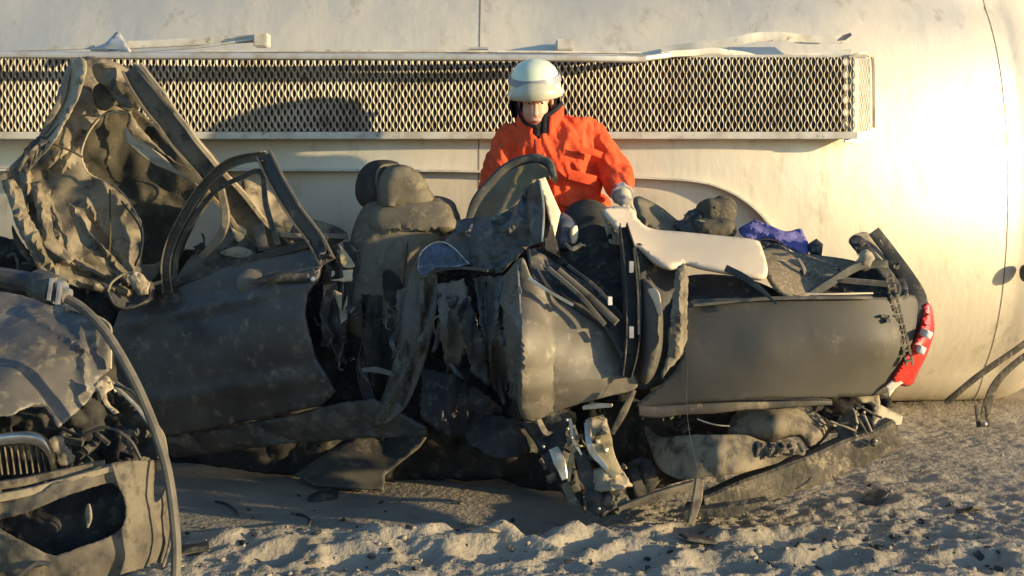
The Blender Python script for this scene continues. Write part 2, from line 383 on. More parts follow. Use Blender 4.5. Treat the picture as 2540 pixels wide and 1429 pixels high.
def gh(x, y):
    if y > 14 or x < -8 or x > 8 or y < 2: return 0
    fade = sm(14, 10, y) * sm(8, 5, abs(x))
    front = sm(6.10, 5.72, y + .10 * noise.noise(Vector((x * 2, 7, 0)))) if x < .35 else sm(6.35, 5.95, y - .25 * sm(.3, 1.6, x))
    q = Vector((x, y, 0))
    f1 = noise.noise(q * 2.6); f2 = noise.noise(q * 6.3 + Vector((4, 0, 0))); f3 = 1 - 2 * abs(noise.noise(q * 11 + Vector((0, 9, 0)))); f4 = noise.noise(q * 26); f5 = noise.noise(q * 55)
    cal = .25 if x < .3 else .45
    m = cal + (1 - cal) * front
    h = m * (.020 * f1 + .015 * f2 + .012 * f3 + .009 * f4 + .006 * f5)
    berm = math.exp(-((y - 5.72 - .04 * x + .06 * noise.noise(Vector((x * 3, 1, 5)))) / .13) ** 2) * sm(-1.5, -1.0, x) * sm(.75, .3, x)
    h += .065 * berm * (.8 + .6 * noise.noise(Vector((x * 5, 2, 9))))
    h += .05 * math.exp(-((x - .24) / .18) ** 2 - ((y - 5.95) / .14) ** 2)
    shade_hollow = sm(-3.3, -3.0, x) * sm(.50, .28, x) * sm(5.72, 6.02, y + .09 * noise.noise(Vector((x * 3.1, 4, 4))) + .05 * noise.noise(Vector((x * 9, 1, 4)))) * sm(7.9, 7.7, y)
    h = h * (1 - .35 * shade_hollow) - (.085 + .02 * noise.noise(Vector((x * 1.5, y * 2, 8)))) * shade_hollow  # hollow dug behind the berm so this strip lies in shade
    for (px, py, rx, ry, dp, an) in prints:
        dx, dy = x - px, y - py
        if abs(dx) < .35 and abs(dy) < .35:
            c, s = math.cos(an), math.sin(an)
            a = ((dx * c + dy * s) / rx) ** 2 + ((dy * c - dx * s) / (ry * 1.5)) ** 2
            h += -dp * math.exp(-a * 1.6) + .35 * dp * math.exp(-((math.sqrt(a) - 1.5) / .35) ** 2)
    h += .10 * math.exp(-((x - .25) / .4) ** 2 - ((y - 7.25) / .25) ** 2)
    return h * fade
def axis(lo, hi, step, far, g=1.35):
    a = list(np.arange(lo, hi, step)); s = step; x = lo; left = []
    while x > -far: s *= g; x -= s; left.append(x)
    s = step; x = a[-1]; right = []
    while x < far: s *= g; x += s; right.append(x)
    return left[::-1] + a + right
gxs = axis(-2.2, 2.9, .016, 700); gys = axis(5.0, 8.4, .014, 900)
nx, ny = len(gxs), len(gys)
gv = [(x, y, gh(x, y)) for y in gys for x in gxs]
gf = [(j * nx + i, j * nx + i + 1, (j + 1) * nx + i + 1, (j + 1) * nx + i) for j in range(ny - 1) for i in range(nx - 1)]
tag(link('ground', gv, gf, M['ground'], None, True, 90), kind='structure')

hv = []; hn, hm = 90, 24
for j in range(hm):
    for i in range(hn):
        x = -120 + 300 * i / (hn - 1); y = 55 + 110 * j / (hm - 1)
        t = j / (hm - 1)
        z = -.3 + 24 * sm(0, .8, t) + 1.6 * t * noise.noise(Vector((x * .06, y * .06, 1))) * 4 + .8 * noise.noise(Vector((x * .3, y * .3, 2)))
        hv.append((x, y, z if j else -1))
hf = [(j * hn + i, j * hn + i + 1, (j + 1) * hn + i + 1, (j + 1) * hn + i) for j in range(hm - 1) for i in range(hn - 1)]
tag(link('hillside', hv, hf, M['hill'], None, True, 90), kind='structure')

# loose clods over the churned soil: nobody could count them
cv, cf = [], []
for k in range(420):
    u = rg.uniform(430, 2540); v = rg.uniform(1290, 1440) if rg.random() < .7 else rg.uniform(1080, 1300)
    if v < 1290 and u < 1750: continue
    d = ground_d(v); x = (u - 1270) / F * d; r = .003 + .009 * rg.random() ** 4
    b = blob((x, d, gh(x, d) + r * .3), (r * 2.2, r * 2, r * 1.5), (rg.uniform(-30, 30), rg.uniform(-30, 30), rg.uniform(0, 90)), 2.6, r * .35, 60, k, 8, 6)
    o = len(cv); cv += b[0]; cf += [tuple(o + q for q in f) for f in b[1]]
tag(link('soil_clods', cv, cf, M['clod'], None, True, 50), kind='stuff')

cv, cf = [], []
for k in range(260):
    u = rg.uniform(440, 2500); v = rg.uniform(1150, 1430) if rg.random() < .6 else rg.uniform(1280, 1430)
    if v < 1300 and 1300 < u < 2150: continue
    d = ground_d(v); x = (u - 1270) / F * d; r = .004 + .012 * rg.random() ** 3
    b = blob((x, d, gh(x, d) + r * .25), (r * 2.6, r * 1.6, r * .7), (rg.uniform(-40, 40), rg.uniform(-40, 40), rg.uniform(0, 180)), 5, r * .4, 60, k, 7, 4)
    o = len(cv); cv += b[0]; cf += [tuple(o + q for q in f) for f in b[1]]
tag(link('debris_crumbs', cv, cf, M['plastic'], None, True, 30), kind='stuff')

# ------------------------------------------------------------------ overturned tanker
TY, TZ, TA, TB = 8.82, 1.30, 1.30, 1.05     # section centre, half height, half depth
tk = thing('tanker', (0, TY, 0), 'pale metal tanker lying on its side behind the wreck and the rescuer', 'tanker')
def section(s, k=96, e=2.15):
    pts = []
    for i in range(k):
        a = 2 * math.pi * i / k
        y = math.copysign(abs(math.cos(a)) ** (2 / e), math.cos(a)); z = math.copysign(abs(math.sin(a)) ** (2 / e), math.sin(a))
        pts.append((y * TB * s, z * TA * s))
    return pts
def glare_taper_dents(x, y, z):
    tp = .31 * (max(0, x - 1.0) / 1.7) ** 2 + .030 * (min(0, max(x, -2.6) + .1) ** 2 - 2 * 2.5 * min(0, x + 2.6))  # barrel bent to put glare at the right and dimness at the left
    return tp + .010 * noise.noise(Vector((x * .9, z * 1.1, 3))) + .004 * noise.noise(Vector((x * 2.6, z * 2.2, 9)))
V, Fc = [], []; xs = list(np.arange(-7.5, 2.88, .09)); XE = 2.86; HL = .75
rings = [(x, 1.0) for x in xs] + [(XE + HL * t, (1 - t ** 1.9) ** (1 / 1.9)) for t in np.linspace(0.02, .985, 22)]
K = 96
for x, s in rings:
    for (y, z) in section(s, K):
        yy = TY + y
        if y < 0: yy += glare_taper_dents(min(x, XE), yy, z) * min(1, -y / TB * 1.6)
        V.append((x, yy, TZ + z))
n = len(rings)
Fc = [(i * K + j, i * K + (j + 1) % K, (i + 1) * K + (j + 1) % K, (i + 1) * K + j) for i in range(n - 1) for j in range(K)]
Fc.append(tuple(range(K))); Fc.append(tuple((n - 1) * K + j for j in range(K)))
shell = link('tank_shell', V, Fc, M['tank'], tk, True, 60)
def ring(x, wdt, grow):
    V = []; pr = [(x - wdt / 2, -.006), (x - wdt / 2, grow), (x + wdt / 2, grow), (x + wdt / 2, -.006)]
    sec = section(1.0, 140)
    for xx, g in pr:
        for (y, z) in sec:
            L = math.hypot(y, z)
            yy = TY + y * (1 + g / L) + (glare_taper_dents(xx, 0, z) * min(1, -y / TB * 1.6) if y < 0 else 0)
            V.append((xx, yy, TZ + z * (1 + g / L)))
    k = 140
    return V, [(i * k + j, i * k + (j + 1) % k, ((i + 1) % 4) * k + (j + 1) % k, ((i + 1) % 4) * k + j) for i in range(4) for j in range(k)]
for x in (-.178, XE - .09, -3.1): v_, f_ = ring(x, .006, .0015); link('weld_seam', v_, f_, M['seam'], shell, True, 30)

# walkway of expanded metal
WY = 7.68
wz0, wz1 = CH - (326 - HZ) / F * WY, CH - (142 - HZ) / F * WY
wx0, wx1 = -3.4, (2128 - 1270) / F * WY
mv, mf = [], []
pitch = .0345 / 2; row = .0665; amp = pitch * .31
ns = int((wx1 - wx0) / pitch); seg = 42
def strand(fn, i):
    o = len(mv)
    for k in range(seg + 1):
        z = wz0 + (wz1 - wz0) * k / seg
        x = i * pitch + (1 if i % 2 else -1) * amp * max(-1, min(1, 1.35 * math.cos(2 * math.pi * (z - wz0) / row)))
        hw, hd = .0047, .0115
        yo = .004 * math.cos(2 * math.pi * (z - wz0) / row * .5)
        for (a, b) in ((-hw, -hd), (hw, -hd * .2), (hw, hd), (-hw, hd * .2)):
            mv.append(fn(x + a, b + yo, z))
    for k in range(seg):
        for j in range(4): mf.append((o + k * 4 + j, o + k * 4 + (j + 1) % 4, o + k * 4 + 4 + (j + 1) % 4, o + k * 4 + 4 + j))
for i in range(ns): strand(lambda x, b, z: (wx0 + x, WY + b + .022 * noise.noise(Vector((x * 1.1, z * 1.5, 0))), z), i)
wm = link('walkway_mesh', mv, mf, M['mesh'], tk, True, 30)
mv, mf = [], []
for i in range(9):                           # the end of the walkway folds back to the tank
    strand(lambda x, b, z: (wx1 + .012 + x * .62, WY + .012 + x * .95 + b * .5, z), i)
link('walkway_end_mesh', mv, mf, M['mesh'], tk, True, 30)
zf = lambda v, y=WY: CH - (v - HZ) / F * y
xf = lambda u, y=WY: (u - 1270) / F * y
def bar(name, x0, x1, y0, y1, z0, z1, mat, parent, bev=.003, label=None):
    bm = bmesh.new(); bmesh.ops.create_cube(bm, size=1)
    for v in bm.verts: v.co = Vector((x0 + (v.co.x + .5) * (x1 - x0), y0 + (v.co.y + .5) * (y1 - y0), z0 + (v.co.z + .5) * (z1 - z0)))
    bmesh.ops.bevel(bm, geom=bm.edges[:], offset=min(bev, .3 * min(abs(x1 - x0), abs(y1 - y0), abs(z1 - z0))), segments=2, affect='EDGES')
    V = [v.co.copy() for v in bm.verts]; bm.verts.index_update(); Fs = [tuple(v.index for v in f.verts) for f in bm.faces]; bm.free()
    return link(name, V, Fs, mat, parent, True, 40, 0, label)
def pbar(name, u, v, d, w_, h_, t, mat, parent):
    c = at(u, v, d); k = d / F
    return bar(name, c.x - w_ * k / 2, c.x + w_ * k / 2, c.y - t / 2, c.y + t / 2, c.z - h_ * k / 2, c.z + h_ * k / 2, mat, parent, .001)
# lower frame: front lip and a flange back to the tank
bar('walkway_frame', wx0, xf(2125), WY - .022, WY + .010, zf(345), zf(327), M['tank_trim'], tk)
bar('walkway_flange', wx0, xf(2105), WY + .012, WY + .26, zf(346), zf(341), M['tank_trim'], tk)
bar('walkway_flange', wx0, xf(2105), WY + .032, WY + .27, zf(139), zf(135), M['tank_trim'], tk)  # added top cover, shuts sky light out of the gap behind the mesh
bar('walkway_gap_shade', wx0, xf(2100), WY + .045, WY + .05, zf(336), zf(142), M['gap_shade'], tk)  # plate added to stand for the shaded gap behind the mesh
bar('walkway_frame', wx0, xf(2150), WY + .004, WY + .03, zf(143), zf(136), M['tank_trim'], tk)
bar('walkway_post', xf(2105), xf(2116), WY - .012, WY + .02, zf(327), zf(137), M['mesh'], tk)
bar('walkway_post', xf(648), xf(656), WY + .012, WY + .03, zf(327), zf(137), M['seam'], tk)
sweep('corner_gusset', [(2095, 350, WY), (2130, 345, WY + .05), (2170, 325, WY + .1)], .06, .012, M['tank_trim'], tk, taper=[.2, 1, .7])
sweep('end_frame', [(2105, 142, WY - .01), (2135, 132, WY), (2155, 138, WY + .06), (2166, 160, WY + .12), (2168, 330, WY + .14)], .014, .014, M['mesh'], tk)
# folded handrail standing off the walkway; its right end bends back to the mesh
RY = 7.46
rail = sweep('handrail', [(-650, 137, RY), (-100, 135, RY), (300, 138, RY), (900, 141, RY), (1400, 144, RY + .02), (1600, 147, RY + .09)], .040, .045, M['rail'], tk, 'oval', n=10)
sweep('handrail_lip', [(500, 127, RY + .02), (1000, 127, RY + .02), (1590, 131, RY + .10)], .012, .06, M['tank_trim'], tk)
sweep('handrail_sleeve', [(1585, 147, RY + .085), (1660, 137, RY + .17)], .032, .04, M['tank_trim'], tk, 'oval')
sweep('bent_rail', [(1640, 138, RY + .16), (1760, 128, RY + .22), (1840, 138, RY + .25), (1910, 146, RY + .27), (2010, 138, RY + .29), (2110, 130, RY + .3)], .034, .012, M['tank_trim'], tk, n=10, amp=.012, seed=3, label='bent pale end of the handrail')
sweep('bent_flashing', [(1640, 128, 7.8), (1760, 112, 7.78), (1900, 92, 7.8), (2010, 97, 7.83), (2105, 96, 7.85)], .05, .008, M['tank_trim'], tk, n=10, amp=.01, seed=8)
sweep('bent_flashing', [(2078, 100, 7.80), (2095, 93, 7.75), (2112, 84, 7.72)], .03, .006, M['rail'], tk, taper=[.2, 1, .5])
# hatch bar and brackets above the rail
panel('hatch_bracket', [(225, 125), (262, 112), (288, 84), (298, 82), (325, 128)], [(225, 125, 7.6), (262, 112, 7.6), (290, 84, 7.68), (325, 128, 7.5)], M['tank_trim'], tk, thick=.02, amp=.004, smooth=False)
sweep('hatch_bar', [(318, 112, 7.68), (480, 104, 7.68), (640, 95, 7.68)], .042, .03, M['tank_trim'], tk)
sweep('hatch_bar', [(310, 128, 7.62), (480, 118, 7.62), (630, 97, 7.66)], .012, .02, M['rail'], tk)
bar('hinge_block', xf(632, 7.65), xf(666, 7.65), 7.6, 7.72, zf(117, 7.65), zf(84, 7.65), M['tank_trim'], tk, .006)
bar('hinge_block', xf(1380, 7.7), xf(1422, 7.7), 7.66, 7.95, zf(125, 7.7), zf(98, 7.7), M['tank_trim'], tk, .006)
bar('hinge_plate', xf(1165, 7.8), xf(1212, 7.8), 7.74, 7.95, zf(124, 7.8), zf(118, 7.8), M['rail'], tk)
sweep('fallen_strip', [(40, 122, 7.62), (140, 120, 7.62), (235, 117, 7.64)], .02, .02, M['rail'], tk)
# spill coaming: a ribbon of steel standing out of the tank below the walkway
cy = 7.77
P_ = [(-700, 421), (100, 421), (700, 421), (1150, 424), (1400, 433), (1650, 443), (1740, 452), (1800, 472), (1850, 502), (1890, 540), (1925, 590), (1945, 650)]
cpts = [at(u, v, cy) for u, v in P_]
cp = [Vector(p) for p in catmull(cpts, 10)]
V, Fc = [], []
for i, p in enumerate(cp):
    t = (cp[min(i + 1, len(cp) - 1)] - cp[max(i - 1, 0)]).normalized(); nrm = Vector((-t.z, 0, t.x))
    for (a, b) in ((-.005, -.075), (.005, -.075), (.005, .30), (-.005, .30)): V.append(p + nrm * a + Vector((0, b, 0)))
Fc = [(i * 4 + j, i * 4 + (j + 1) % 4, i * 4 + 4 + (j + 1) % 4, i * 4 + 4 + j) for i in range(len(cp) - 1) for j in range(4)] + [(0, 1, 2, 3), tuple((len(cp) - 1) * 4 + j for j in range(4))]
link('spill_coaming', V, Fc, M['tank_trim'], tk, True, 40)
# support legs near the right edge
sl = sweep('support_leg', [(2620, 795, 7.86), (2520, 868, 7.86), (2430, 930, 7.86), (2345, 1000, 7.90)], .032, .014, M['beam'], tk)
sl = sweep('support_leg', [(2600, 845, 7.78), (2520, 900, 7.78), (2465, 960, 7.78), (2440, 1040, 7.76)], .040, .014, M['beam'], tk, taper=[.7, .8, 1, 1.3])
for u in (2422, 2447): sweep('bracket_plate', [(u, 1005, 7.70), (u + 6, 1060, 7.68)], .022, .014, M['beam'], sl, smooth=False)
v_, f_ = blob(at(2441, 1052, 7.66), (.035, .04, .035), e=2); link('bolt', v_, f_, M['bare'], sl)
v_, f_ = blob(at(2546, 678, 8.13), (.07, .09, .1), e=2.4); link('tank_fitting', v_, f_, M['rubber'], tk)

# ------------------------------------------------------------------ the wrecked car
SHIFT = True
car = thing('wrecked_car', (0, 6.4, 0), 'crushed dark saloon car covered in dust, torn open in front of the tanker', 'car')
# folded roof at the left
void = [(205, 375), (225, 310), (270, 275), (318, 282), (315, 325), (360, 350), (430, 400), (500, 450), (455, 540), (405, 640), (352, 652), (356, 590), (348, 545), (318, 497), (262, 452), (220, 425)]
roof_out = [(180, 150), (300, 160), (345, 230), (330, 290), (420, 390), (505, 448), (460, 545), (410, 650), (372, 700), (300, 735), (225, 705), (150, 690), (100, 665), (70, 612), (40, 560), (28, 505), (5, 452), (40, 400), (92, 345), (130, 280)]
roof_ctrl = [(180, 150, 6.98), (300, 160, 7.05), (330, 290, 6.98), (500, 450, 6.9), (410, 650, 6.82), (300, 735, 6.70), (150, 690, 6.62), (70, 610, 6.66), (5, 450, 6.80), (92, 345, 6.88), (200, 470, 6.74), (160, 590, 6.64), (260, 600, 6.72), (180, 300, 6.86)]
roof = panel('roof_panel', roof_out, roof_ctrl, M['dust_metal'], car, thick=.003, amp=.05, cs=3.6, holes=[void], seed=2, step=10, sharp=26, jag=1.5,
             folds=[(190, 160, 110, 330, 16, .05), (60, 400, 70, 610, 14, .06), (110, 480, 160, 640, 14, .05), (215, 500, 330, 690, 14, .04), (205, 330, 130, 420, 12, -.05), (150, 640, 290, 700, 12, .05)])
panel('roof_lining', [(195, 370), (225, 295), (320, 262), (430, 360), (540, 450), (480, 560), (420, 680), (330, 690), (280, 560), (200, 440)], [(195, 370, 7.0), (320, 262, 7.05), (540, 450, 6.98), (420, 680, 6.95), (300, 500, 7.02)], M['lining'], roof, thick=.012, amp=.05, cs=3.5, seed=5)
edge = [(318, 280), (262, 283), (222, 318), (205, 378), (222, 425), (262, 452), (318, 497), (350, 545), (356, 592), (350, 645)]
sweep('roof_seam', [(u, v, 6.80 - (v - 280) / 370 * .12) for u, v in edge], .008, .010, M['dust_pale'], roof, 'round', amp=.02)
panel('torn_flap', [(312, 315), (330, 340), (400, 385), (440, 425), (505, 470), (440, 432), (380, 405), (330, 365), (312, 345)], [(312, 315, 6.86), (400, 390, 6.82), (505, 470, 6.8)], M['dust_pale'], roof, thick=.006, amp=.01, cs=8, step=6, label='pale torn strip along the roof edge')
panel('roof_cavity_shade', [(232, 218), (262, 205), (300, 205), (345, 262), (318, 275), (285, 262), (262, 275), (238, 262)], [(232, 218, 6.86), (300, 205, 6.9), (345, 262, 6.86), (262, 275, 6.84)], M['lining'], roof, thick=.01, amp=.03, cs=9, step=6)  # small dark sheet laid in place of the shaded cavity
panel('torn_flap', [(232, 160), (285, 165), (290, 215), (330, 262), (300, 262), (262, 215), (240, 200)], [(232, 160, 6.86), (285, 165, 6.84), (330, 262, 6.8), (262, 215, 6.82)], M['dust_metal'], roof, thick=.008, amp=.03, cs=9, step=6, seed=4)
panel('roof_skin', [(182, 152), (215, 158), (200, 230), (165, 300), (135, 350), (90, 400), (50, 420), (95, 345), (135, 270)], [(182, 152, 6.84), (215, 158, 6.80), (165, 300, 6.70), (90, 400, 6.70), (50, 420, 6.74), (135, 270, 6.82)], M['dust_pale'], roof, thick=.003, amp=.03, cs=6, step=10, sharp=16, jag=1.5)
sweep('roof_rail', [(185, 152, 6.86), (150, 245, 6.80), (105, 335, 6.76), (62, 395, 6.74), (12, 452, 6.72)], .03, .02, M['dust_metal'], roof, taper=[.5, 1, 1.1, 1, .8], amp=.03, seed=2)
panel('roof_fold', [(5, 450), (30, 440), (52, 470), (70, 530), (95, 575), (120, 640), (180, 680), (250, 700), (335, 715), (330, 738), (230, 722), (150, 700), (92, 665), (62, 600), (38, 545)], [(5, 450, 6.72), (70, 530, 6.60), (62, 600, 6.54), (180, 680, 6.58), (335, 715, 6.62), (230, 722, 6.54)], M['dust_metal'], roof, thick=.003, amp=.03, cs=5, step=11, sharp=16, seed=4, smooth=False, jag=1.5, folds=[(20, 450, 60, 560, 14, .05), (80, 590, 140, 680, 12, .05), (160, 690, 320, 725, 10, .04)])
panel('roof_fold', [(75, 455), (100, 450), (125, 520), (135, 590), (185, 640), (170, 655), (110, 610), (95, 540)], [(75, 455, 6.70), (135, 590, 6.58), (185, 640, 6.58), (95, 540, 6.62)], M['dust_metal'], roof, thick=.003, amp=.03, cs=6, step=10, sharp=16, seed=14, smooth=False, jag=1.5, folds=[(90, 460, 120, 590, 10, .05)])
panel('roof_fold', [(165, 500), (195, 520), (225, 580), (275, 630), (330, 690), (318, 712), (255, 655), (200, 600)], [(165, 500, 6.68), (225, 580, 6.60), (330, 690, 6.62), (200, 600, 6.58)], M['dust_metal'], roof, thick=.003, amp=.03, cs=6, step=10, sharp=16, seed=9, smooth=False, jag=1.5, folds=[(180, 510, 320, 700, 10, .05)])
panel('roof_fold', [(30, 560), (60, 610), (110, 660), (75, 650), (40, 610)], [(30, 560, 6.6), (110, 660, 6.56), (75, 650, 6.55)], M['lining'], roof, thick=.008, amp=.03, cs=9, step=6)
panel('hinge_scrap', [(60, 372), (92, 342), (122, 338), (108, 372), (88, 405), (62, 432), (50, 410)], [(60, 372, 6.72), (122, 338, 6.74), (62, 432, 6.68)], M['plastic'], roof, thick=.012, amp=.012, cs=14, step=5, jag=2, smooth=False)
for k in range(5): sweep('torn_strip', [(52 + 9 * k, 425 - 12 * k, 6.66), (66 + 8 * k, 400 - 10 * k, 6.64), (92 + 6 * k, 362 - 4 * k, 6.66)], .014, .008, M[['dust_pale', 'plastic', 'dust_metal'][k % 3]], roof, amp=.03, seed=k)
panel('bulkhead', [(-120, 585), (40, 598), (80, 650), (150, 700), (330, 735), (372, 720), (330, 830), (150, 790), (-120, 770)], [(-120, 585, 6.95), (150, 700, 6.85), (372, 720, 6.78), (330, 830, 6.75), (-120, 770, 6.85)], M['void'], car, thick=.02, amp=.05, cs=7, seed=6)
for k in range(9):
    u, v = 20 + 36 * k, 640 + 11 * k
    sweep('engine_scrap', [(u, v, 6.72), (u + 14, v + (k * 37 % 23) - 8, 6.68), (u + 30, v + 14, 6.66), (u + 26, v + 34, 6.66)], .016, .014, M[['rubber', 'plastic', 'dust_metal'][k % 3]], car, 'round', amp=.03, seed=k)
for pth in ([(110, 345, 6.72), (160, 300, 6.74), (240, 282, 6.74)], [(100, 345, 6.7), (170, 372, 6.7), (205, 390, 6.7)], [(270, 470, 6.72), (272, 560, 6.7), (270, 640, 6.7)], [(300, 500, 6.74), (345, 555, 6.72), (352, 610, 6.7), (335, 660, 6.68)]):
    sweep('torn_wire', pth, .010, .010, M['lining'], roof, 'round', amp=.01)
# folded windscreen pillar
pil = sweep('windscreen_pillar', [(318, 168, 6.80), (372, 240, 6.76), (440, 330, 6.72), (520, 430, 6.70), (610, 540, 6.72), (720, 640, 6.78)], .115, .06, M['dust_metal'], car, 'channel', taper=[.62, .95, 1.0, 1.0, 1.15, .9], amp=.02, seed=7)
sweep('pillar_edge', [(350, 160, 6.78), (420, 258, 6.72), (500, 362, 6.68), (590, 468, 6.68), (700, 580, 6.74), (862, 588, 6.85)], .022, .03, M['dust_pale'], pil, amp=.012)
panel('cowl_sheet', [(600, 450), (660, 470), (740, 530), (830, 560), (862, 585), (820, 610), (770, 600), (700, 600), (640, 560)], [(600, 450, 6.76), (740, 530, 6.86), (862, 585, 6.9), (700, 600, 6.8)], M['dust_metal'], car, amp=.03, cs=7, seed=8)

# front door
door = panel('front_door', [(372, 722), (470, 688), (620, 645), (775, 603), (800, 640), (790, 690), (760, 735), (757, 790), (780, 880), (832, 972), (800, 1003), (640, 1040), (520, 1062), (430, 1078), (345, 1085), (300, 985), (278, 830), (300, 765)],
             [(372, 722, 6.68), (775, 603, 6.42), (800, 690, 6.36), (757, 790, 6.32), (832, 972, 6.36), (640, 1040, 6.48), (430, 1078, 6.62), (345, 1085, 6.68), (278, 830, 6.68), (300, 765, 6.7), (560, 800, 6.46), (600, 920, 6.42), (450, 900, 6.54)],
             M['paint'], car, thick=.02, amp=.020, cs=2.8, seed=3, folds=[(330, 800, 780, 700, 26, .018), (340, 1000, 800, 930, 30, .018)], smooth=False, jag=1.5)
sweep('door_sill_strip', [(372, 722, 6.66), (560, 662, 6.54), (770, 603, 6.40)], .035, .03, M['plastic'], door)
sweep('window_frame', [(418, 725, 6.62), (414, 650, 6.62), (440, 570, 6.62), (495, 478, 6.60), (550, 418, 6.56), (600, 396, 6.52), (655, 386, 6.48)], .045, .05, M['paint_dust'], door, 'channel', amp=.004)
sweep('window_frame', [(655, 384, 6.48), (690, 455, 6.44), (735, 530, 6.42), (780, 590, 6.40), (812, 650, 6.38)], .075, .045, M['paint'], door, 'channel')
sweep('window_seal', [(432, 700, 6.63), (440, 625, 6.63), (470, 560, 6.62), (530, 478, 6.60), (600, 440, 6.56), (648, 428, 6.50), (660, 510, 6.48), (690, 608, 6.46)], .022, .03, M['rubber'], door)
sweep('window_divider', [(548, 470, 6.62), (560, 540, 6.60), (545, 590, 6.58), (500, 640, 6.58)], .035, .03, M['dust_metal'], door, amp=.004)
sweep('window_divider', [(640, 560, 6.60), (650, 600, 6.58), (655, 620, 6.58)], .05, .03, M['paint'], door)
panel('inner_trim', [(440, 705), (470, 640), (530, 600), (560, 560), (600, 585), (640, 545), (690, 590), (700, 610), (560, 660)], [(440, 705, 6.82), (560, 560, 6.9), (700, 610, 6.8)], M['dust_metal'], door, amp=.04, cs=9, seed=6, jag=3)
panel('inner_trim', [(545, 628), (590, 612), (635, 628), (600, 640)], [(545, 628, 6.62), (590, 612, 6.62), (635, 628, 6.6)], M['dust_pale'], door, amp=.01, step=5)
panel('inner_trim', [(560, 545), (575, 550), (612, 572), (590, 600), (570, 560)], [(560, 545, 6.7), (612, 572, 6.7), (590, 600, 6.66)], M['gold'], door, amp=.01, step=5)
sweep('handle', [(625, 700, 6.40), (690, 688, 6.37), (765, 690, 6.35)], .045, .03, M['plastic'], door, 'oval', taper=[.4, 1, .9])
v_, f_ = blob(at(776, 693, 6.34), (.022, .03, .022)); link('door_lock', v_, f_, M['white'], door)
v_, f_ = blob(at(645, 705, 6.47), (.22, .08, .16), e=2.2); link('handle_cup', v_, f_, M['paint_dust'], door)
# mirror
mir = panel('mirror_housing', [(266, 720), (275, 695), (300, 680), (345, 682), (372, 700), (378, 735), (345, 758), (300, 765), (275, 745)], [(266, 720, 6.58), (345, 682, 6.6), (378, 735, 6.56), (300, 765, 6.54), (320, 720, 6.66)], M['plastic'], car, thick=.03, amp=.01, cs=10, step=6)
panel('mirror_glass', [(318, 690), (335, 672), (355, 680), (370, 705), (368, 728), (345, 735), (330, 715)], [(318, 690, 6.54), (355, 680, 6.54), (345, 735, 6.53)], M['dust_pale'], mir, thick=.01, amp=.015, cs=12, step=8, jag=2, smooth=False, sharp=16, label='broken mirror bits caked in pale dust')
sweep('mirror_rim', [(268, 722, 6.56), (278, 700, 6.56), (305, 681, 6.56), (330, 676, 6.56)], .012, .012, M['dust_pale'], mir, 'round')
sweep('mirror_rim', [(268, 724, 6.56), (285, 755, 6.54), (320, 764, 6.53), (370, 745, 6.54)], .012, .012, M['rubber'], mir, 'round')
# shut-line clutter at the rear edge of the door
for k, pth in enumerate([[(790, 640, 6.5), (815, 700, 6.5), (820, 780, 6.5), (810, 860, 6.5)], [(835, 640, 6.6), (850, 720, 6.58), (845, 800, 6.55), (840, 900, 6.5)], [(865, 600, 6.66), (870, 680, 6.64), (860, 780, 6.6)]]):
    sweep('door_pillar', pth, .07, .05, M['plastic'] if k != 1 else M['void'], car, amp=.03, seed=k, taper=[.7, 1, .9, .6])
panel('latch_plate', [(822, 672), (875, 668), (872, 698), (820, 696)], [(822, 672, 6.46), (875, 668, 6.5), (872, 698, 6.5)], M['trim'], car, thick=.012, amp=.004, step=6, smooth=False)
panel('torn_flap', [(845, 612), (865, 635), (880, 662), (850, 662), (842, 640)], [(845, 612, 6.5), (880, 662, 6.48), (850, 662, 6.46)], M['gold'], car, amp=.01, step=5)
panel('torn_flap', [(826, 718), (848, 728), (848, 775), (862, 730), (862, 790), (845, 805), (838, 760)], [(826, 718, 6.46), (862, 730, 6.46), (845, 805, 6.44)], M['dust_pale'], car, amp=.01, step=5, smooth=False)
panel('inner_floor', [(760, 700), (900, 700), (920, 1010), (830, 1010), (780, 900)], [(760, 700, 6.7), (900, 700, 6.7), (920, 1010, 6.6), (830, 1010, 6.6)], M['void'], car, amp=.05, cs=7, seed=12)
# sill and underbody
sill = panel('door_sill', [(400, 1085), (520, 1068), (700, 1035), (840, 1000), (930, 990), (1060, 1060), (1060, 1082), (900, 1085), (700, 1100), (520, 1122), (430, 1132)], [(400, 1085, 6.66), (700, 1035, 6.46), (930, 990, 6.4), (1060, 1080, 6.38), (700, 1100, 6.52), (430, 1132, 6.7)], M['paint'], car, thick=.02, amp=.035, cs=6, seed=9, smooth=False, jag=2, sharp=25)
panel('underbody', [(380, 1100), (700, 1060), (1060, 1050), (1320, 1050), (1430, 1180), (1400, 1220), (1000, 1170), (700, 1210), (430, 1190)], [(380, 1100, 7.35), (1060, 1050, 7.3), (1430, 1180, 6.75), (700, 1210, 7.3), (430, 1190, 7.35)], M['void'], car, thick=.02, amp=.05, cs=5, seed=4)

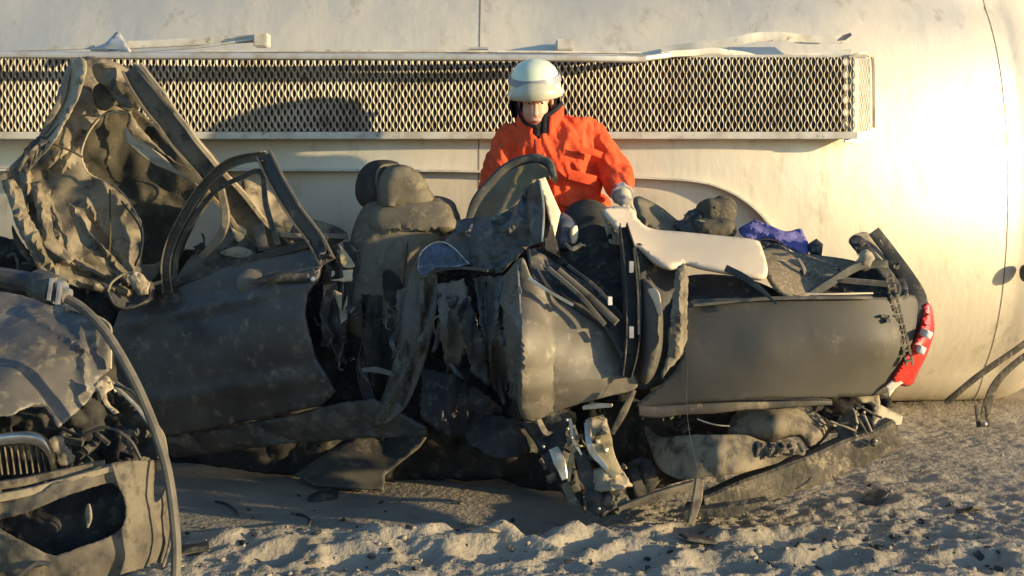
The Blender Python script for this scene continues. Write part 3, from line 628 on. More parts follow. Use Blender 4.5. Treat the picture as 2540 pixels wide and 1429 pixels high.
# driver's seat
seat = panel('front_seat', [(868, 705), (878, 645), (893, 590), (905, 552), (928, 520), (1000, 508), (1095, 510), (1116, 532), (1118, 575), (1075, 600), (1030, 650), (1010, 720), (985, 830), (900, 830), (866, 770)], [(868, 705, 6.72), (905, 552, 6.84), (1095, 510, 6.88), (1118, 575, 6.84), (1030, 650, 6.76), (900, 830, 6.66), (985, 830, 6.66)], M['fabric'], car, thick=.09, amp=.008, cs=7, inflate=.08, infw=45, seed=5)
sb = panel('seat_top', [(920, 560), (925, 528), (950, 514), (1010, 508), (1090, 511), (1115, 530), (1117, 570), (1080, 574), (1000, 572), (950, 580)], [(920, 560, 6.80), (1010, 508, 6.82), (1115, 530, 6.84), (1080, 574, 6.77), (950, 580, 6.76)], M['fabric'], seat, thick=.06, amp=.003, cs=8, inflate=.07, infw=16)
sweep('seat_seam', [(962, 585, 6.70), (1000, 572, 6.69), (1060, 571, 6.70), (1100, 572, 6.74)], .010, .010, M['dust_pale'], seat, 'round')
sweep('seat_seam', [(905, 560, 6.74), (900, 640, 6.66), (905, 720, 6.62)], .008, .008, M['fabric_dark'], seat, 'round')
sweep('seat_seam', [(1012, 600, 6.68), (1006, 660, 6.62), (998, 740, 6.58)], .008, .008, M['fabric_dark'], seat, 'round')
for k in range(2): sweep('headrest_post', [(975 + 50 * k, 500, 6.84), (978 + 50 * k, 525, 6.83)], .014, .014, M['rail'], seat, 'round')
panel('seat_bolster', [(945, 690), (955, 640), (975, 605), (1000, 596), (1004, 630), (1000, 690), (985, 740), (960, 740)], [(945, 690, 6.66), (1000, 596, 6.72), (985, 740, 6.64)], M['fabric'], seat, thick=.05, amp=.006, inflate=.04, infw=18)
hr = panel('headrest', [(950, 498), (952, 455), (968, 428), (1000, 424), (1030, 440), (1052, 475), (1062, 502), (1010, 510), (960, 512)], [(950, 498, 6.82), (1000, 424, 6.86), (1062, 502, 6.84), (960, 512, 6.80)], M['fabric'], seat, thick=.06, amp=.003, inflate=.08, infw=18)
panel('headrest_shell', [(888, 470), (897, 432), (922, 408), (960, 404), (990, 412), (1000, 424), (965, 424), (950, 448), (946, 490), (950, 512), (915, 512), (895, 498)], [(888, 470, 6.98), (922, 408, 6.96), (1000, 424, 6.92), (950, 512, 6.86), (915, 512, 6.92), (930, 460, 6.88)], M['fabric_dark'], seat, thick=.03, amp=.004, inflate=.05, infw=25)
sweep('shell_edge', [(950, 512, 6.83), (937, 470, 6.82), (936, 432, 6.84), (950, 412, 6.87), (985, 410, 6.9)], .016, .016, M['fabric'], hr, 'round')
sweep('seat_frame', [(905, 740, 6.56), (915, 830, 6.52), (898, 900, 6.50), (915, 990, 6.47), (940, 1050, 6.45)], .055, .05, M['plastic'], car, 'channel', amp=.02, taper=[.8, 1, .9, .9, .6])
panel('bent_floor_sheet', [(1036, 640), (1074, 655), (1086, 740), (1062, 870), (1012, 1000), (955, 1054), (925, 1048), (958, 960), (985, 860), (1000, 740)], [(1036, 640, 6.50), (1086, 740, 6.40), (1062, 870, 6.38), (955, 1054, 6.40), (958, 960, 6.42), (1000, 740, 6.48), (1035, 800, 6.36)], M['paint_dust'], car, thick=.006, amp=.014, cs=4, step=9, sharp=24, smooth=True, folds=[(1050, 650, 1040, 860, 14, .05), (1040, 860, 940, 1045, 16, .05), (1075, 700, 1000, 1000, 9, -.04)])
panel('seat_side_shade', [(950, 680), (965, 668), (990, 690), (1005, 735), (985, 770), (955, 740)], [(950, 680, 6.6), (990, 690, 6.6), (985, 770, 6.56)], M['void'], seat, amp=.01, step=6)  # dark sheet stands in for the shaded hole beside the bolster
panel('seat_side_shade', [(870, 760), (900, 740), (960, 760), (980, 900), (960, 1020), (910, 1000), (880, 900)], [(870, 760, 6.62), (960, 760, 6.62), (960, 1020, 6.55)], M['void'], seat, thick=.03, amp=.03, cs=7)
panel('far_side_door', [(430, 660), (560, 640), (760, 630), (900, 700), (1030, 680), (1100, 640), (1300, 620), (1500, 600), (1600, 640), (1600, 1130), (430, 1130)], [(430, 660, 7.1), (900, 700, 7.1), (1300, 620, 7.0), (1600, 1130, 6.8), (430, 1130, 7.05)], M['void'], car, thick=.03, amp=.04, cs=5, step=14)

# crushed middle: torn floor and tunnel folded up
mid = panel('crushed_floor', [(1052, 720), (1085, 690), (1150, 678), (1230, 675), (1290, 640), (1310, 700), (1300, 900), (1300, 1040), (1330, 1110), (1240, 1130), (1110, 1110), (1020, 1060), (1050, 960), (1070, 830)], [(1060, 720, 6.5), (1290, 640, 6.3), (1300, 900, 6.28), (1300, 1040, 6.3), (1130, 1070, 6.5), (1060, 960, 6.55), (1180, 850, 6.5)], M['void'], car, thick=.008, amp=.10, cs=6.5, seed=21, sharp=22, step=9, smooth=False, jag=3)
panel('crushed_floor', [(1130, 570), (1133, 546), (1180, 540), (1240, 534), (1285, 505), (1305, 465), (1335, 445), (1350, 470), (1348, 600), (1310, 612), (1240, 680), (1165, 662), (1100, 600)], [(1130, 570, 6.54), (1180, 540, 6.58), (1240, 534, 6.54), (1335, 445, 6.42), (1348, 600, 6.32), (1240, 680, 6.30), (1165, 662, 6.38), (1100, 600, 6.44), (1230, 600, 6.36)], M['paint'], car, thick=.006, amp=.05, cs=9, seed=22, sharp=18, step=11, smooth=False, jag=2, label='bluish torn metal folded upward', folds=[(1130, 575, 1300, 560, 26, .03)])
panel('torn_wedge', [(1034, 668), (1042, 625), (1070, 603), (1110, 602), (1140, 625), (1168, 655), (1130, 664), (1080, 668), (1048, 684)], [(1034, 668, 6.38), (1070, 603, 6.46), (1110, 602, 6.46), (1168, 655, 6.36), (1048, 684, 6.3)], M['gloss'], car, thick=.01, amp=.025, cs=12, step=8, seed=3, sharp=20, smooth=False)
sweep('torn_edge', [(1034, 672, 6.33), (1042, 628, 6.40), (1075, 602, 6.42), (1115, 606, 6.42), (1166, 654, 6.34)], .005, .01, M['bare'], car, amp=.008)
sweep('torn_edge', [(1042, 690, 6.3), (1080, 672, 6.3), (1150, 664, 6.3), (1210, 672, 6.3)], .012, .02, M['rubber'], car, amp=.006)
panel('torn_spike', [(1333, 446), (1352, 440), (1368, 478), (1390, 528), (1376, 588), (1362, 545), (1350, 490)], [(1333, 446, 6.38), (1352, 440, 6.40), (1390, 528, 6.36), (1376, 588, 6.30)], M['trim'], car, thick=.006, amp=.006, step=6, smooth=False, label='pale upright spike of torn trim')
panel('torn_spike', [(1312, 470), (1338, 446), (1348, 500), (1348, 600), (1325, 610), (1308, 540)], [(1312, 470, 6.36), (1338, 446, 6.32), (1348, 600, 6.24), (1308, 540, 6.34)], M['paint'], car, thick=.006, amp=.02, cs=8, step=6, smooth=False)
panel('torn_spike', [(1348, 480), (1364, 545), (1380, 600), (1390, 640), (1350, 620)], [(1348, 480, 6.40), (1390, 640, 6.30), (1350, 620, 6.28)], M['void'], car, thick=.01, amp=.01, step=6, smooth=False)
sweep('torn_edge', [(1340, 450, 6.30), (1349, 520, 6.26), (1345, 600, 6.23)], .008, .01, M['bare'], car)
for k, pth in enumerate([[(1105, 745, 6.32), (1090, 800, 6.30), (1070, 870, 6.3)], [(1150, 720, 6.3), (1165, 780, 6.26), (1180, 830, 6.26), (1150, 880, 6.3)], [(1200, 700, 6.28), (1220, 800, 6.26), (1240, 900, 6.28), (1250, 1000, 6.3)], [(1120, 900, 6.34), (1160, 960, 6.32), (1230, 1020, 6.34)], [(1090, 730, 6.3), (1120, 760, 6.28), (1140, 740, 6.28)]]):
    sweep('bent_strut', pth, .04, .03, M['paint'] if k % 2 else M['plastic'], car, 'oval', amp=.03, seed=k * 3 + 1, taper=[.5, 1, 1, .4])
panel('bent_bracket', [(1120, 800), (1150, 740), (1180, 780), (1170, 840), (1140, 870)], [(1120, 800, 6.3), (1150, 740, 6.3), (1170, 840, 6.28)], M['rubber'], car, amp=.03, cs=9, step=6)
# passenger seat tipped over in the middle
ps = panel('rear_seat_shell', [(1168, 545), (1185, 500), (1215, 462), (1260, 425), (1315, 402), (1358, 412), (1368, 440), (1330, 448), (1300, 495), (1240, 540)], [(1168, 545, 6.86), (1260, 425, 7.01), (1358, 412, 6.96), (1300, 495, 6.84), (1240, 540, 6.80)], M['seat_shell'], car, thick=.02, amp=.006, cs=5, folds=[(1235, 540, 1290, 410, 16, .02)])
sweep('shell_rim', [(1160, 555, 6.80), (1180, 500, 6.82), (1215, 455, 6.86), (1262, 412, 6.90), (1318, 393, 6.90), (1360, 405, 6.88), (1376, 445, 6.84)], .045, .06, M['rubber'], ps, 'oval', taper=[.7, 1, 1, 1, 1, 1, .6])

# rear door, bent outward
rd = panel('rear_door', [(1225, 720), (1262, 672), (1296, 640), (1322, 692), (1380, 742), (1470, 790), (1530, 850), (1565, 915), (1578, 962), (1500, 985), (1400, 1012), (1312, 1045), (1286, 1000), (1292, 900), (1285, 820), (1250, 770)],
           [(1225, 720, 6.30), (1296, 640, 6.12), (1290, 820, 5.90), (1292, 900, 5.88), (1286, 1000, 5.98), (1312, 1045, 6.0), (1400, 740, 6.08), (1530, 850, 6.06), (1578, 962, 6.02), (1400, 1012, 5.98), (1420, 900, 5.94)],
           M['paint_dust'], car, thick=.006, amp=.008, cs=3.5, seed=31, folds=[(1294, 640, 1296, 1010, 75, .11), (1300, 960, 1560, 930, 40, .02)], step=7, sharp=24)
sweep('torn_edge', [(1284, 650, 6.06), (1290, 740, 5.94), (1294, 830, 5.86), (1296, 900, 5.84)], .007, .008, M['bare'], rd)  # pale metal line put along the ridge as its sunlit highlight
wc = panel('window_channel', [(1308, 618), (1345, 632), (1400, 668), (1512, 742), (1555, 800), (1572, 880), (1545, 890), (1500, 815), (1395, 740), (1318, 690)], [(1308, 618, 6.14), (1400, 668, 6.2), (1512, 742, 6.16), (1572, 880, 6.02), (1500, 815, 6.02), (1318, 690, 6.06)], M['plastic'], rd, thick=.012, amp=.01, cs=6, smooth=False)
for pth, mt_, wd in (([(1312, 690, 6.0), (1360, 722, 5.98), (1422, 757, 5.97)], 'bare', .012), ([(1360, 665, 6.08), (1440, 735, 6.02), (1500, 805, 5.98)], 'dust_metal', .018), ([(1385, 672, 6.10), (1460, 735, 6.05), (1530, 800, 6.0)], 'dust_metal', .03), ([(1410, 660, 6.12), (1470, 705, 6.08), (1510, 745, 6.06)], 'rubber', .014)):
    sweep('window_rail', pth, wd, .02, M[mt_], rd)
pbar('clip', 1513, 746, 5.96, 10, 20, .03, M['white'], rd)
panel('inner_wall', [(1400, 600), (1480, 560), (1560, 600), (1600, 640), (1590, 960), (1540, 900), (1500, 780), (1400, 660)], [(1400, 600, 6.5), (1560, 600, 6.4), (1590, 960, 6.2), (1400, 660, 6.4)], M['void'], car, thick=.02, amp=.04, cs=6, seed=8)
rh = panel('rear_headrest', [(1398, 590), (1405, 545), (1428, 518), (1458, 510), (1490, 520), (1510, 548), (1512, 600), (1490, 680), (1430, 680), (1405, 640)], [(1398, 590, 6.66), (1458, 510, 6.78), (1510, 548, 6.7), (1490, 680, 6.5), (1430, 680, 6.5)], M['fabric_dark'], car, thick=.06, amp=.005, inflate=.09, infw=45)
panel('torn_lump', [(1372, 600), (1385, 560), (1395, 535), (1425, 560), (1428, 585), (1405, 615)], [(1372, 600, 6.44), (1395, 535, 6.5), (1428, 585, 6.46)], M['gloss'], car, thick=.03, amp=.015, cs=10, step=6, inflate=.03, infw=14)
panel('torn_lump', [(1416, 572), (1428, 560), (1430, 590), (1420, 605)], [(1416, 572, 6.4), (1428, 560, 6.42), (1420, 605, 6.4)], M['trim'], car, thick=.02, amp=.005, step=5)
panel('slotted_bracket', [(1488, 525), (1520, 538), (1542, 560), (1556, 612), (1512, 604), (1498, 560)], [(1488, 525, 6.5), (1542, 560, 6.46), (1556, 612, 6.4), (1512, 604, 6.4)], M['dust_pale'], car, thick=.008, amp=.004, smooth=False, step=5, holes=[[(1504, 545), (1518, 550), (1522, 558), (1508, 556)], [(1522, 566), (1538, 574), (1538, 580), (1524, 576)], [(1508, 582), (1518, 580), (1520, 595), (1506, 594)]])
cpil = sweep('rear_pillar', [(1545, 560, 6.20), (1562, 650, 6.12), (1568, 760, 6.06), (1565, 860, 6.0), (1552, 935, 5.98)], .065, .06, M['plastic'], car, 'channel', taper=[.5, 1, 1, .9, .6], roll=8)
sweep('pillar_lip', [(1572, 615, 6.08), (1582, 720, 6.03), (1584, 830, 5.98)], .008, .01, M['rubber'], cpil)
for (u, v, d) in ((1566, 662, 6.06), (1566, 824, 5.96)): pbar('pillar_sticker', u, v, d, 11, 28, .02, M['rail'], cpil)

# rear: wheel arch, trim, quarter panel
arch = panel('wheel_arch', [(1580, 612), (1620, 640), (1680, 668), (1700, 700), (1702, 860), (1660, 940), (1585, 965), (1575, 900), (1590, 800)], [(1580, 612, 6.25), (1700, 700, 6.28), (1702, 860, 6.18), (1585, 965, 6.05), (1640, 780, 6.16)], M['plastic'], car, thick=.015, amp=.02, cs=5)
panel('arch_liner', [(1590, 700), (1625, 715), (1640, 760), (1640, 860), (1620, 930), (1590, 945), (1588, 820)], [(1590, 700, 6.12), (1640, 760, 6.06), (1620, 930, 6.02), (1590, 945, 6.03)], M['quarter'], car, thick=.01, amp=.006, inflate=.05, infw=30)
panel('arch_scrap', [(1608, 718), (1630, 720), (1638, 745), (1637, 785), (1622, 750)], [(1608, 718, 6.04), (1638, 745, 6.0), (1637, 785, 6.0)], M['trim'], car, amp=.004, step=5)
panel('rubber_strip', [(1682, 662), (1698, 654), (1706, 700), (1703, 850), (1684, 890), (1640, 937), (1656, 880), (1664, 780), (1674, 700)], [(1682, 662, 6.05), (1706, 700, 6.02), (1703, 850, 5.94), (1640, 937, 5.92), (1664, 780, 5.96)], M['bumper'], car, thick=.012, amp=.016, cs=8, step=9, jag=2.5, smooth=False, sharp=18, label='torn grey strip hanging from the wheel arch', folds=[(1690, 670, 1680, 880, 10, .02)])
trim = panel('interior_trim', [(1496, 522), (1562, 520), (1585, 552), (1620, 572), (1700, 580), (1800, 590), (1868, 598), (1888, 615), (1900, 688), (1820, 680), (1740, 665), (1700, 655), (1662, 666), (1625, 652), (1590, 620), (1560, 608), (1545, 610), (1530, 570)],
               [(1496, 522, 6.5), (1562, 520, 6.56), (1700, 580, 6.36), (1868, 598, 6.30), (1900, 688, 6.10), (1740, 665, 6.14), (1625, 652, 6.16), (1545, 610, 6.24)], M['trim'], car, thick=.018, amp=.004, cs=3, sharp=45)
panel('side_cushion', [(1575, 494), (1615, 508), (1655, 535), (1692, 572), (1640, 580), (1602, 564), (1582, 535)], [(1575, 494, 6.78), (1655, 535, 6.84), (1692, 572, 6.66), (1602, 564, 6.64)], M['fabric'], car, thick=.03, amp=.003, inflate=.05, infw=30)
panel('boot_carpet', [(1885, 622), (1990, 632), (2130, 656), (2060, 700), (1990, 742), (1940, 730), (1905, 690)], [(1885, 622, 6.4), (2130, 656, 6.36), (1990, 742, 6.08), (1905, 690, 6.14)], M['carpet'], car, thick=.015, amp=.01, cs=5)
panel('boot_side', [(1840, 690), (1990, 735), (2120, 655), (2210, 652), (2240, 745), (2000, 760), (1700, 765), (1700, 690)], [(1840, 690, 6.25), (2120, 655, 6.4), (2240, 745, 6.15), (1700, 765, 6.15), (2000, 760, 6.12)], M['plastic'], car, thick=.012, amp=.02, cs=5)
sweep('boot_brace', [(1990, 745, 6.12), (2060, 700, 6.16), (2130, 660, 6.22), (2200, 655, 6.24)], .035, .03, M['rubber'], car)
sweep('boot_brace', [(2040, 690, 6.2), (2120, 698, 6.18), (2200, 705, 6.16)], .025, .03, M['paint_dust'], car)
sweep('wire_strip', [(1800, 665, 6.1), (1850, 690, 6.05), (1895, 725, 6.0), (1928, 756, 5.96)], .03, .008, M['rubber'], car, taper=[1, .9, .6, .2])
qp = panel('quarter_panel', [(1702, 760), (1760, 742), (1900, 742), (2080, 740), (2200, 738), (2266, 735), (2272, 790), (2256, 860), (2222, 930), (2192, 975), (2080, 984), (1900, 988), (1700, 1000), (1585, 1008), (1600, 985), (1650, 945), (1690, 890)],
           [(1702, 760, 6.08), (1900, 742, 6.04), (2100, 740, 6.03), (2266, 735, 6.20), (2272, 790, 6.20), (2222, 930, 6.14), (2192, 975, 6.14), (2000, 985, 5.99), (1700, 1000, 5.99), (1590, 1006, 6.02), (1900, 860, 5.94), (1700, 880, 5.99), (2100, 850, 5.96), (2200, 850, 6.01)], M['quarter'], car, thick=.01, amp=.004, cs=2, step=8)
sweep('panel_lip', [(1720, 757, 6.05), (1900, 741, 6.02), (2080, 738, 6.0), (2160, 738, 6.03)], .012, .03, M['paint_dust'], qp)
sweep('boot_seal', [(2000, 728, 6.06), (2080, 729, 6.05), (2165, 728, 6.08)], .007, .01, M['trim'], car, amp=.004)
for (u, v, w_, h_) in ((2190, 783, 14, 5), (2201, 795, 10, 9), (2222, 785, 9, 5)): pbar('paint_scratch', u, v, 6.03, w_, h_, .05, M['dust_pale'], qp)
# rear edge
rp = panel('rear_panel', [(2105, 597), (2150, 578), (2190, 625), (2235, 690), (2268, 740), (2268, 775), (2225, 760), (2195, 700), (2150, 640)], [(2105, 597, 6.38), (2150, 578, 6.42), (2235, 690, 6.34), (2268, 775, 6.20), (2195, 700, 6.22)], M['dust_pale'], car, thick=.01, amp=.01, cs=8, step=6)
panel('rear_bracket', [(2108, 600), (2135, 588), (2180, 640), (2215, 680), (2235, 720), (2215, 745), (2190, 690), (2150, 650)], [(2108, 600, 6.33), (2135, 588, 6.35), (2235, 720, 6.18), (2150, 650, 6.24)], M['plastic'], rp, thick=.012, amp=.015, cs=12, step=6)
v_, f_ = blob(at(2148, 646, 6.24), (.055, .05, .075), (0, 30, 0), e=2.6, amp=.012, cs=20); link('rear_grommet', v_, f_, M['dust_pale'], rp)
sweep('rear_seal', [(2168, 572, 6.36), (2210, 628, 6.34), (2250, 688, 6.30), (2280, 750, 6.26), (2262, 830, 6.20), (2235, 880, 6.16)], .068, .02, M['rubber'], car, taper=[.75, .8, 1, 1, .7, .4], amp=.006)
tl = panel('tail_light', [(2297, 752), (2308, 768), (2312, 815), (2298, 868), (2274, 918), (2258, 950), (2232, 952), (2216, 940), (2240, 895), (2268, 856), (2285, 808)], [(2297, 752, 6.26), (2312, 815, 6.26), (2258, 950, 6.18), (2216, 940, 6.12), (2268, 856, 6.14)], M['red'], car, thick=.02, amp=.003, step=5, inflate=.02, infw=12)
for (u, v) in ((2297, 828), (2281, 866)): v_, f_ = blob(at(u, v, 6.13), (.030, .09, .034), (0, 25, 0), e=6); link('reflector', v_, f_, M['white'], tl)
for k in range(7): sweep('lens_rib', [(2298 - k * 11 + (3 if k < 3 else 0), 778 + k * 24, 6.20 - k * .012), (2311 - k * 9, 782 + k * 24, 6.21 - k * .012)], .004, .03, M['red'], tl, smooth=False)
panel('light_bracket', [(2196, 958), (2222, 935), (2240, 950), (2222, 962), (2205, 985)], [(2196, 958, 6.1), (2222, 935, 6.12), (2205, 985, 6.08)], M['trim'], car, amp=.005, step=5, smooth=False)
cx, cf2 = [], []
for k in range(9):                            # slotted strap hanging down the rear corner
    f = k / 8; u, v, d = 2204 + 48 * f, 690 + 205 * f, 6.10 - .02 * f
    sweep('', [(u - 7, v - 10, d), (u - 4, v + 12, d)], .010, .012, None, None, extra=(cx, cf2), smooth=False, n=2)
    sweep('', [(u + 8, v - 12, d), (u + 12, v + 10, d)], .010, .012, None, None, extra=(cx, cf2), smooth=False, n=2)
    sweep('', [(u - 6, v + 2, d - .004), (u + 10, v - 2, d - .004)], .010, .012, None, None, extra=(cx, cf2), smooth=False, n=2)
link('slotted_strap', cx, cf2, M['dust_metal'], car, True, 30)
# underside of the rear
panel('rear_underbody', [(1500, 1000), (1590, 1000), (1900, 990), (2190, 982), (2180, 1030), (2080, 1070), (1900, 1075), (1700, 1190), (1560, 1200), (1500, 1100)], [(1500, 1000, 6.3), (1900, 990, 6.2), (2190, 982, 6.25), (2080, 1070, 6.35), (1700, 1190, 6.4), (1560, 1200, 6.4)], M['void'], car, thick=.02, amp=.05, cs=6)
sweep('rear_sill', [(1585, 1018, 6.02), (1720, 1012, 6.03), (1900, 1002, 6.06), (2060, 998, 6.1)], .06, .05, M['paint'], car, 'oval', taper=[.8, 1, .7, .4], amp=.015)
sweep('hanging_wire', [(1706, 900, 5.9), (1703, 990, 5.88), (1708, 1060, 5.86), (1722, 1130, 5.84), (1740, 1195, 5.84)], .0018, .0018, M['rubber'], car, 'round')
sweep('hanging_wire', [(1730, 1040, 5.95), (1770, 1055, 5.93), (1810, 1058, 5.93)], .006, .006, M['bare'], car, 'round', amp=.02)

# scrap of suspension hanging under the rear door
susp = panel('suspension_scrap', [(1300, 1038), (1400, 1015), (1432, 1080), (1425, 1150), (1452, 1272), (1410, 1240), (1372, 1185), (1335, 1110)], [(1300, 1038, 6.05), (1400, 1015, 6.1), (1452, 1272, 6.0), (1410, 1240, 6.0), (1335, 1110, 6.05)], M['plastic'], car, thick=.02, amp=.03, cs=8, seed=7)
for k, (pth, wd, mt_) in enumerate([([(1470, 1040, 6.06), (1490, 1100, 6.0), (1530, 1180, 5.96)], .10, 'gold'), ([(1455, 1050, 6.02), (1475, 1120, 5.97), (1505, 1165, 5.94)], .03, 'bare'), ([(1430, 1100, 6.02), (1415, 1150, 6.0), (1412, 1195, 5.98)], .022, 'gold'),
        ([(1372, 1115, 6.0), (1385, 1150, 5.97), (1398, 1190, 5.95)], .05, 'bare'), ([(1450, 1012, 6.0), (1480, 1008, 5.98), (1518, 1004, 5.97)], .018, 'trim'), ([(1440, 1120, 6.0), (1450, 1180, 5.98), (1470, 1220, 5.96)], .06, 'plastic'),
        ([(1400, 1200, 5.98), (1430, 1250, 5.95), (1450, 1275, 5.94)], .04, 'beam'), ([(1500, 1210, 5.97), (1540, 1235, 5.95), (1520, 1268, 5.93)], .05, 'beam'), ([(1405, 1040, 6.0), (1415, 1090, 5.97), (1440, 1130, 5.96)], .016, 'bare')]):
    sweep('scrap_strip', pth, wd, .03, M[mt_], susp, amp=.02, seed=k, taper=[.8, 1, .5])
panel('scrap_block', [(1466, 1168), (1500, 1158), (1545, 1170), (1568, 1205), (1530, 1216), (1478, 1218)], [(1466, 1168, 5.98), (1545, 1170, 5.97), (1568, 1205, 5.92), (1478, 1218, 5.9), (1510, 1185, 5.92)], M['dust_pale'], susp, thick=.012, amp=.03, cs=9, step=10, sharp=14, smooth=False, jag=2)
panel('scrap_block', [(1460, 1040), (1505, 1040), (1512, 1075), (1470, 1080)], [(1460, 1040, 6.0), (1505, 1040, 6.0), (1470, 1080, 5.95)], M['dust_pale'], susp, thick=.012, amp=.02, cs=9, step=9, sharp=14, smooth=False, jag=2)
panel('scrap_block', [(1460, 1225), (1520, 1222), (1530, 1262), (1480, 1275)], [(1460, 1225, 5.95), (1520, 1222, 5.94), (1480, 1275, 5.92)], M['plastic'], susp, thick=.05, amp=.03, cs=14, step=6)
sweep('scrap_strut', [(1574, 968, 5.94), (1548, 1020, 5.94), (1518, 1076, 5.94)], .03, .012, M['dust_metal'], susp, taper=[.5, 1, .6])
for (u, v) in ((1406, 1042), (1408, 1064), (1418, 1086), (1348, 1108), (1486, 1262)): v_, f_ = blob(at(u, v, 5.93 if v < 1200 else 5.88), (.014, .014, .014), nu=10, nv=8); link('stud', v_, f_, M['bare'], susp)
panel('wheel_hub', [(1560, 1150), (1600, 1140), (1625, 1180), (1610, 1225), (1570, 1235)], [(1560, 1150, 6.1), (1625, 1180, 6.1), (1570, 1235, 6.05)], M['void'], car, thick=.06, amp=.03, cs=9)

# torn strips, cables and brackets through the wreck
SHIFT = True
rs = random.Random(77)
def scraps(n, box, d0, d1, mats, wmin, wmax, kinds=('torn_strip', 'cable', 'torn_bracket'), L=60):
    for k in range(n):
        u, v = rs.uniform(box[0], box[2]), rs.uniform(box[1], box[3]); d = rs.uniform(d0, d1); kd = rs.choice(kinds); m_ = M[rs.choice(mats)]; w_ = rs.uniform(wmin, wmax)
        a = rs.uniform(0, 6.28) if rs.random() < .5 else rs.gauss(1.5, .4); l = L * rs.uniform(.4, 1.2)
        pts = [(u + math.cos(a) * l * f + rs.uniform(-.2, .2) * l, v + math.sin(a) * l * f + rs.uniform(-.2, .2) * l, d + rs.uniform(-.04, .04)) for f in (-.5, -.1, .25, .5)]
        if kd == 'cable': sweep('cable', pts, w_ * .35, w_ * .35, m_, car, 'round', amp=.01, seed=k)
        elif kd == 'torn_strip': sweep('torn_strip', pts, w_, .006, m_, car, amp=.02, seed=k, taper=[rs.uniform(.2, .8), 1, .8, rs.uniform(.1, .6)], roll=rs.uniform(-50, 50))
        else:
            q = w_ * F / d * .9
            panel('torn_bracket', [(u - q, v - q * .4), (u + q * rs.uniform(.1, .5), v - q), (u + q, v + q * .2), (u + q * .2, v + q * .3), (u - q * .3, v + q)], [(u - q, v - q, d + .03), (u + q, v, d - .02), (u, v + q, d)], m_, car, thick=.006, amp=.015, cs=14, step=6, smooth=False, jag=1.5, sharp=25)
def fl(ol, k):
    r_ = random.Random(k); us = [p[0] for p in ol]; vs_ = [p[1] for p in ol]; out = []
    for q in range(5):
        u = r_.uniform(min(us), max(us)); out.append((u, min(vs_), u + r_.uniform(-60, 60), max(vs_), r_.uniform(9, 22), r_.uniform(-.06, .06)))
    return out
shade_mats = ['plastic', 'paint', 'rubber', 'void', 'paint_dust']; sunlit_mats = ['dust_metal', 'dust_pale', 'gold', 'bare', 'plastic', 'rubber']  # dark finishes chosen for shaded zones, dusty and bright ones for sunlit zones
for k, (ol, ds, mt_) in enumerate([([(1085, 705), (1150, 690), (1178, 790), (1140, 910), (1112, 930), (1092, 840)], (6.32, 6.22, 6.34), 'paint_dust'), ([(1175, 690), (1242, 684), (1275, 850), (1250, 1010), (1222, 960), (1190, 800)], (6.30, 6.16, 6.28), 'paint'),
        ([(1050, 910), (1140, 935), (1245, 1010), (1225, 1090), (1110, 1085), (1040, 1030)], (6.34, 6.24, 6.22), 'void'), ([(1238, 740), (1290, 700), (1296, 1010), (1266, 985), (1250, 860)], (6.22, 6.08, 6.16), 'paint_dust'), ([(1130, 760), (1160, 740), (1205, 860), (1215, 960), (1175, 930), (1150, 840)], (6.22, 6.16, 6.2), 'plastic'), ([(1140, 1020), (1290, 1040), (1340, 1120), (1240, 1140), (1160, 1100)], (6.3, 6.14, 6.16), 'void')]):
    panel('torn_sheet', ol, [(*ol[0], ds[0]), (*ol[2], ds[1]), (*ol[4], ds[2]), (sum(p[0] for p in ol) / len(ol), sum(p[1] for p in ol) / len(ol), min(ds) - .02)], M[mt_], car, thick=.003, amp=.022, cs=5, step=9, seed=40 + k, smooth=False, jag=4, sharp=18, folds=fl(ol, k))
for k, (ol, dd, mt_) in enumerate([([(895, 730), (960, 735), (985, 860), (965, 1010), (925, 1035), (905, 900)], 6.50, 'fabric_dark'), ([(985, 720), (1045, 690), (1055, 830), (1010, 960), (985, 900)], 6.44, 'paint_dust'), ([(790, 720), (850, 700), (860, 850), (830, 900), (800, 830)], 6.46, 'plastic'), ([(780, 640), (830, 600), (850, 690), (800, 700)], 6.42, 'plastic')]):
    panel('torn_sheet', ol, [(*ol[0], dd + .05), (*ol[2], dd), (*ol[3], dd + .06), (*ol[-1], dd - .03)], M[mt_], car, thick=.003, amp=.02, cs=5, step=9, seed=60 + k, smooth=False, jag=4, sharp=18, folds=fl(ol, k + 9))
scraps(9, (1075, 720, 1285, 1060), 6.12, 6.2, shade_mats, .012, .03, L=70)
scraps(6, (890, 760, 1060, 1040), 6.36, 6.42, shade_mats, .012, .03, L=80)
scraps(12, (785, 610, 880, 900), 6.34, 6.46, shade_mats + ['dust_metal'], .015, .04)
scraps(20, (1345, 1050, 1560, 1255), 5.98, 6.06, sunlit_mats, .012, .035)
scraps(8, (1320, 610, 1540, 760), 6.12, 6.24, shade_mats + ['dust_metal'], .012, .03)
scraps(8, (1970, 665, 2200, 722), 6.20, 6.28, ['plastic', 'rubber', 'paint_dust'], .012, .03)
scraps(12, (1590, 1005, 1860, 1075), 6.12, 6.22, shade_mats + ['bare'], .012, .03, L=50)
scraps(6, (2090, 600, 2220, 700), 6.26, 6.32, ['plastic', 'rubber', 'bare', 'dust_pale'], .01, .022, L=36)
scraps(8, (440, 560, 760, 640), 6.72, 6.84, ['dust_metal', 'plastic', 'rubber', 'dust_pale'], .015, .035)
scraps(6, (1100, 560, 1330, 660), 6.38, 6.44, ['gloss', 'paint', 'plastic', 'bare'], .012, .03, L=45)
SHIFT = False

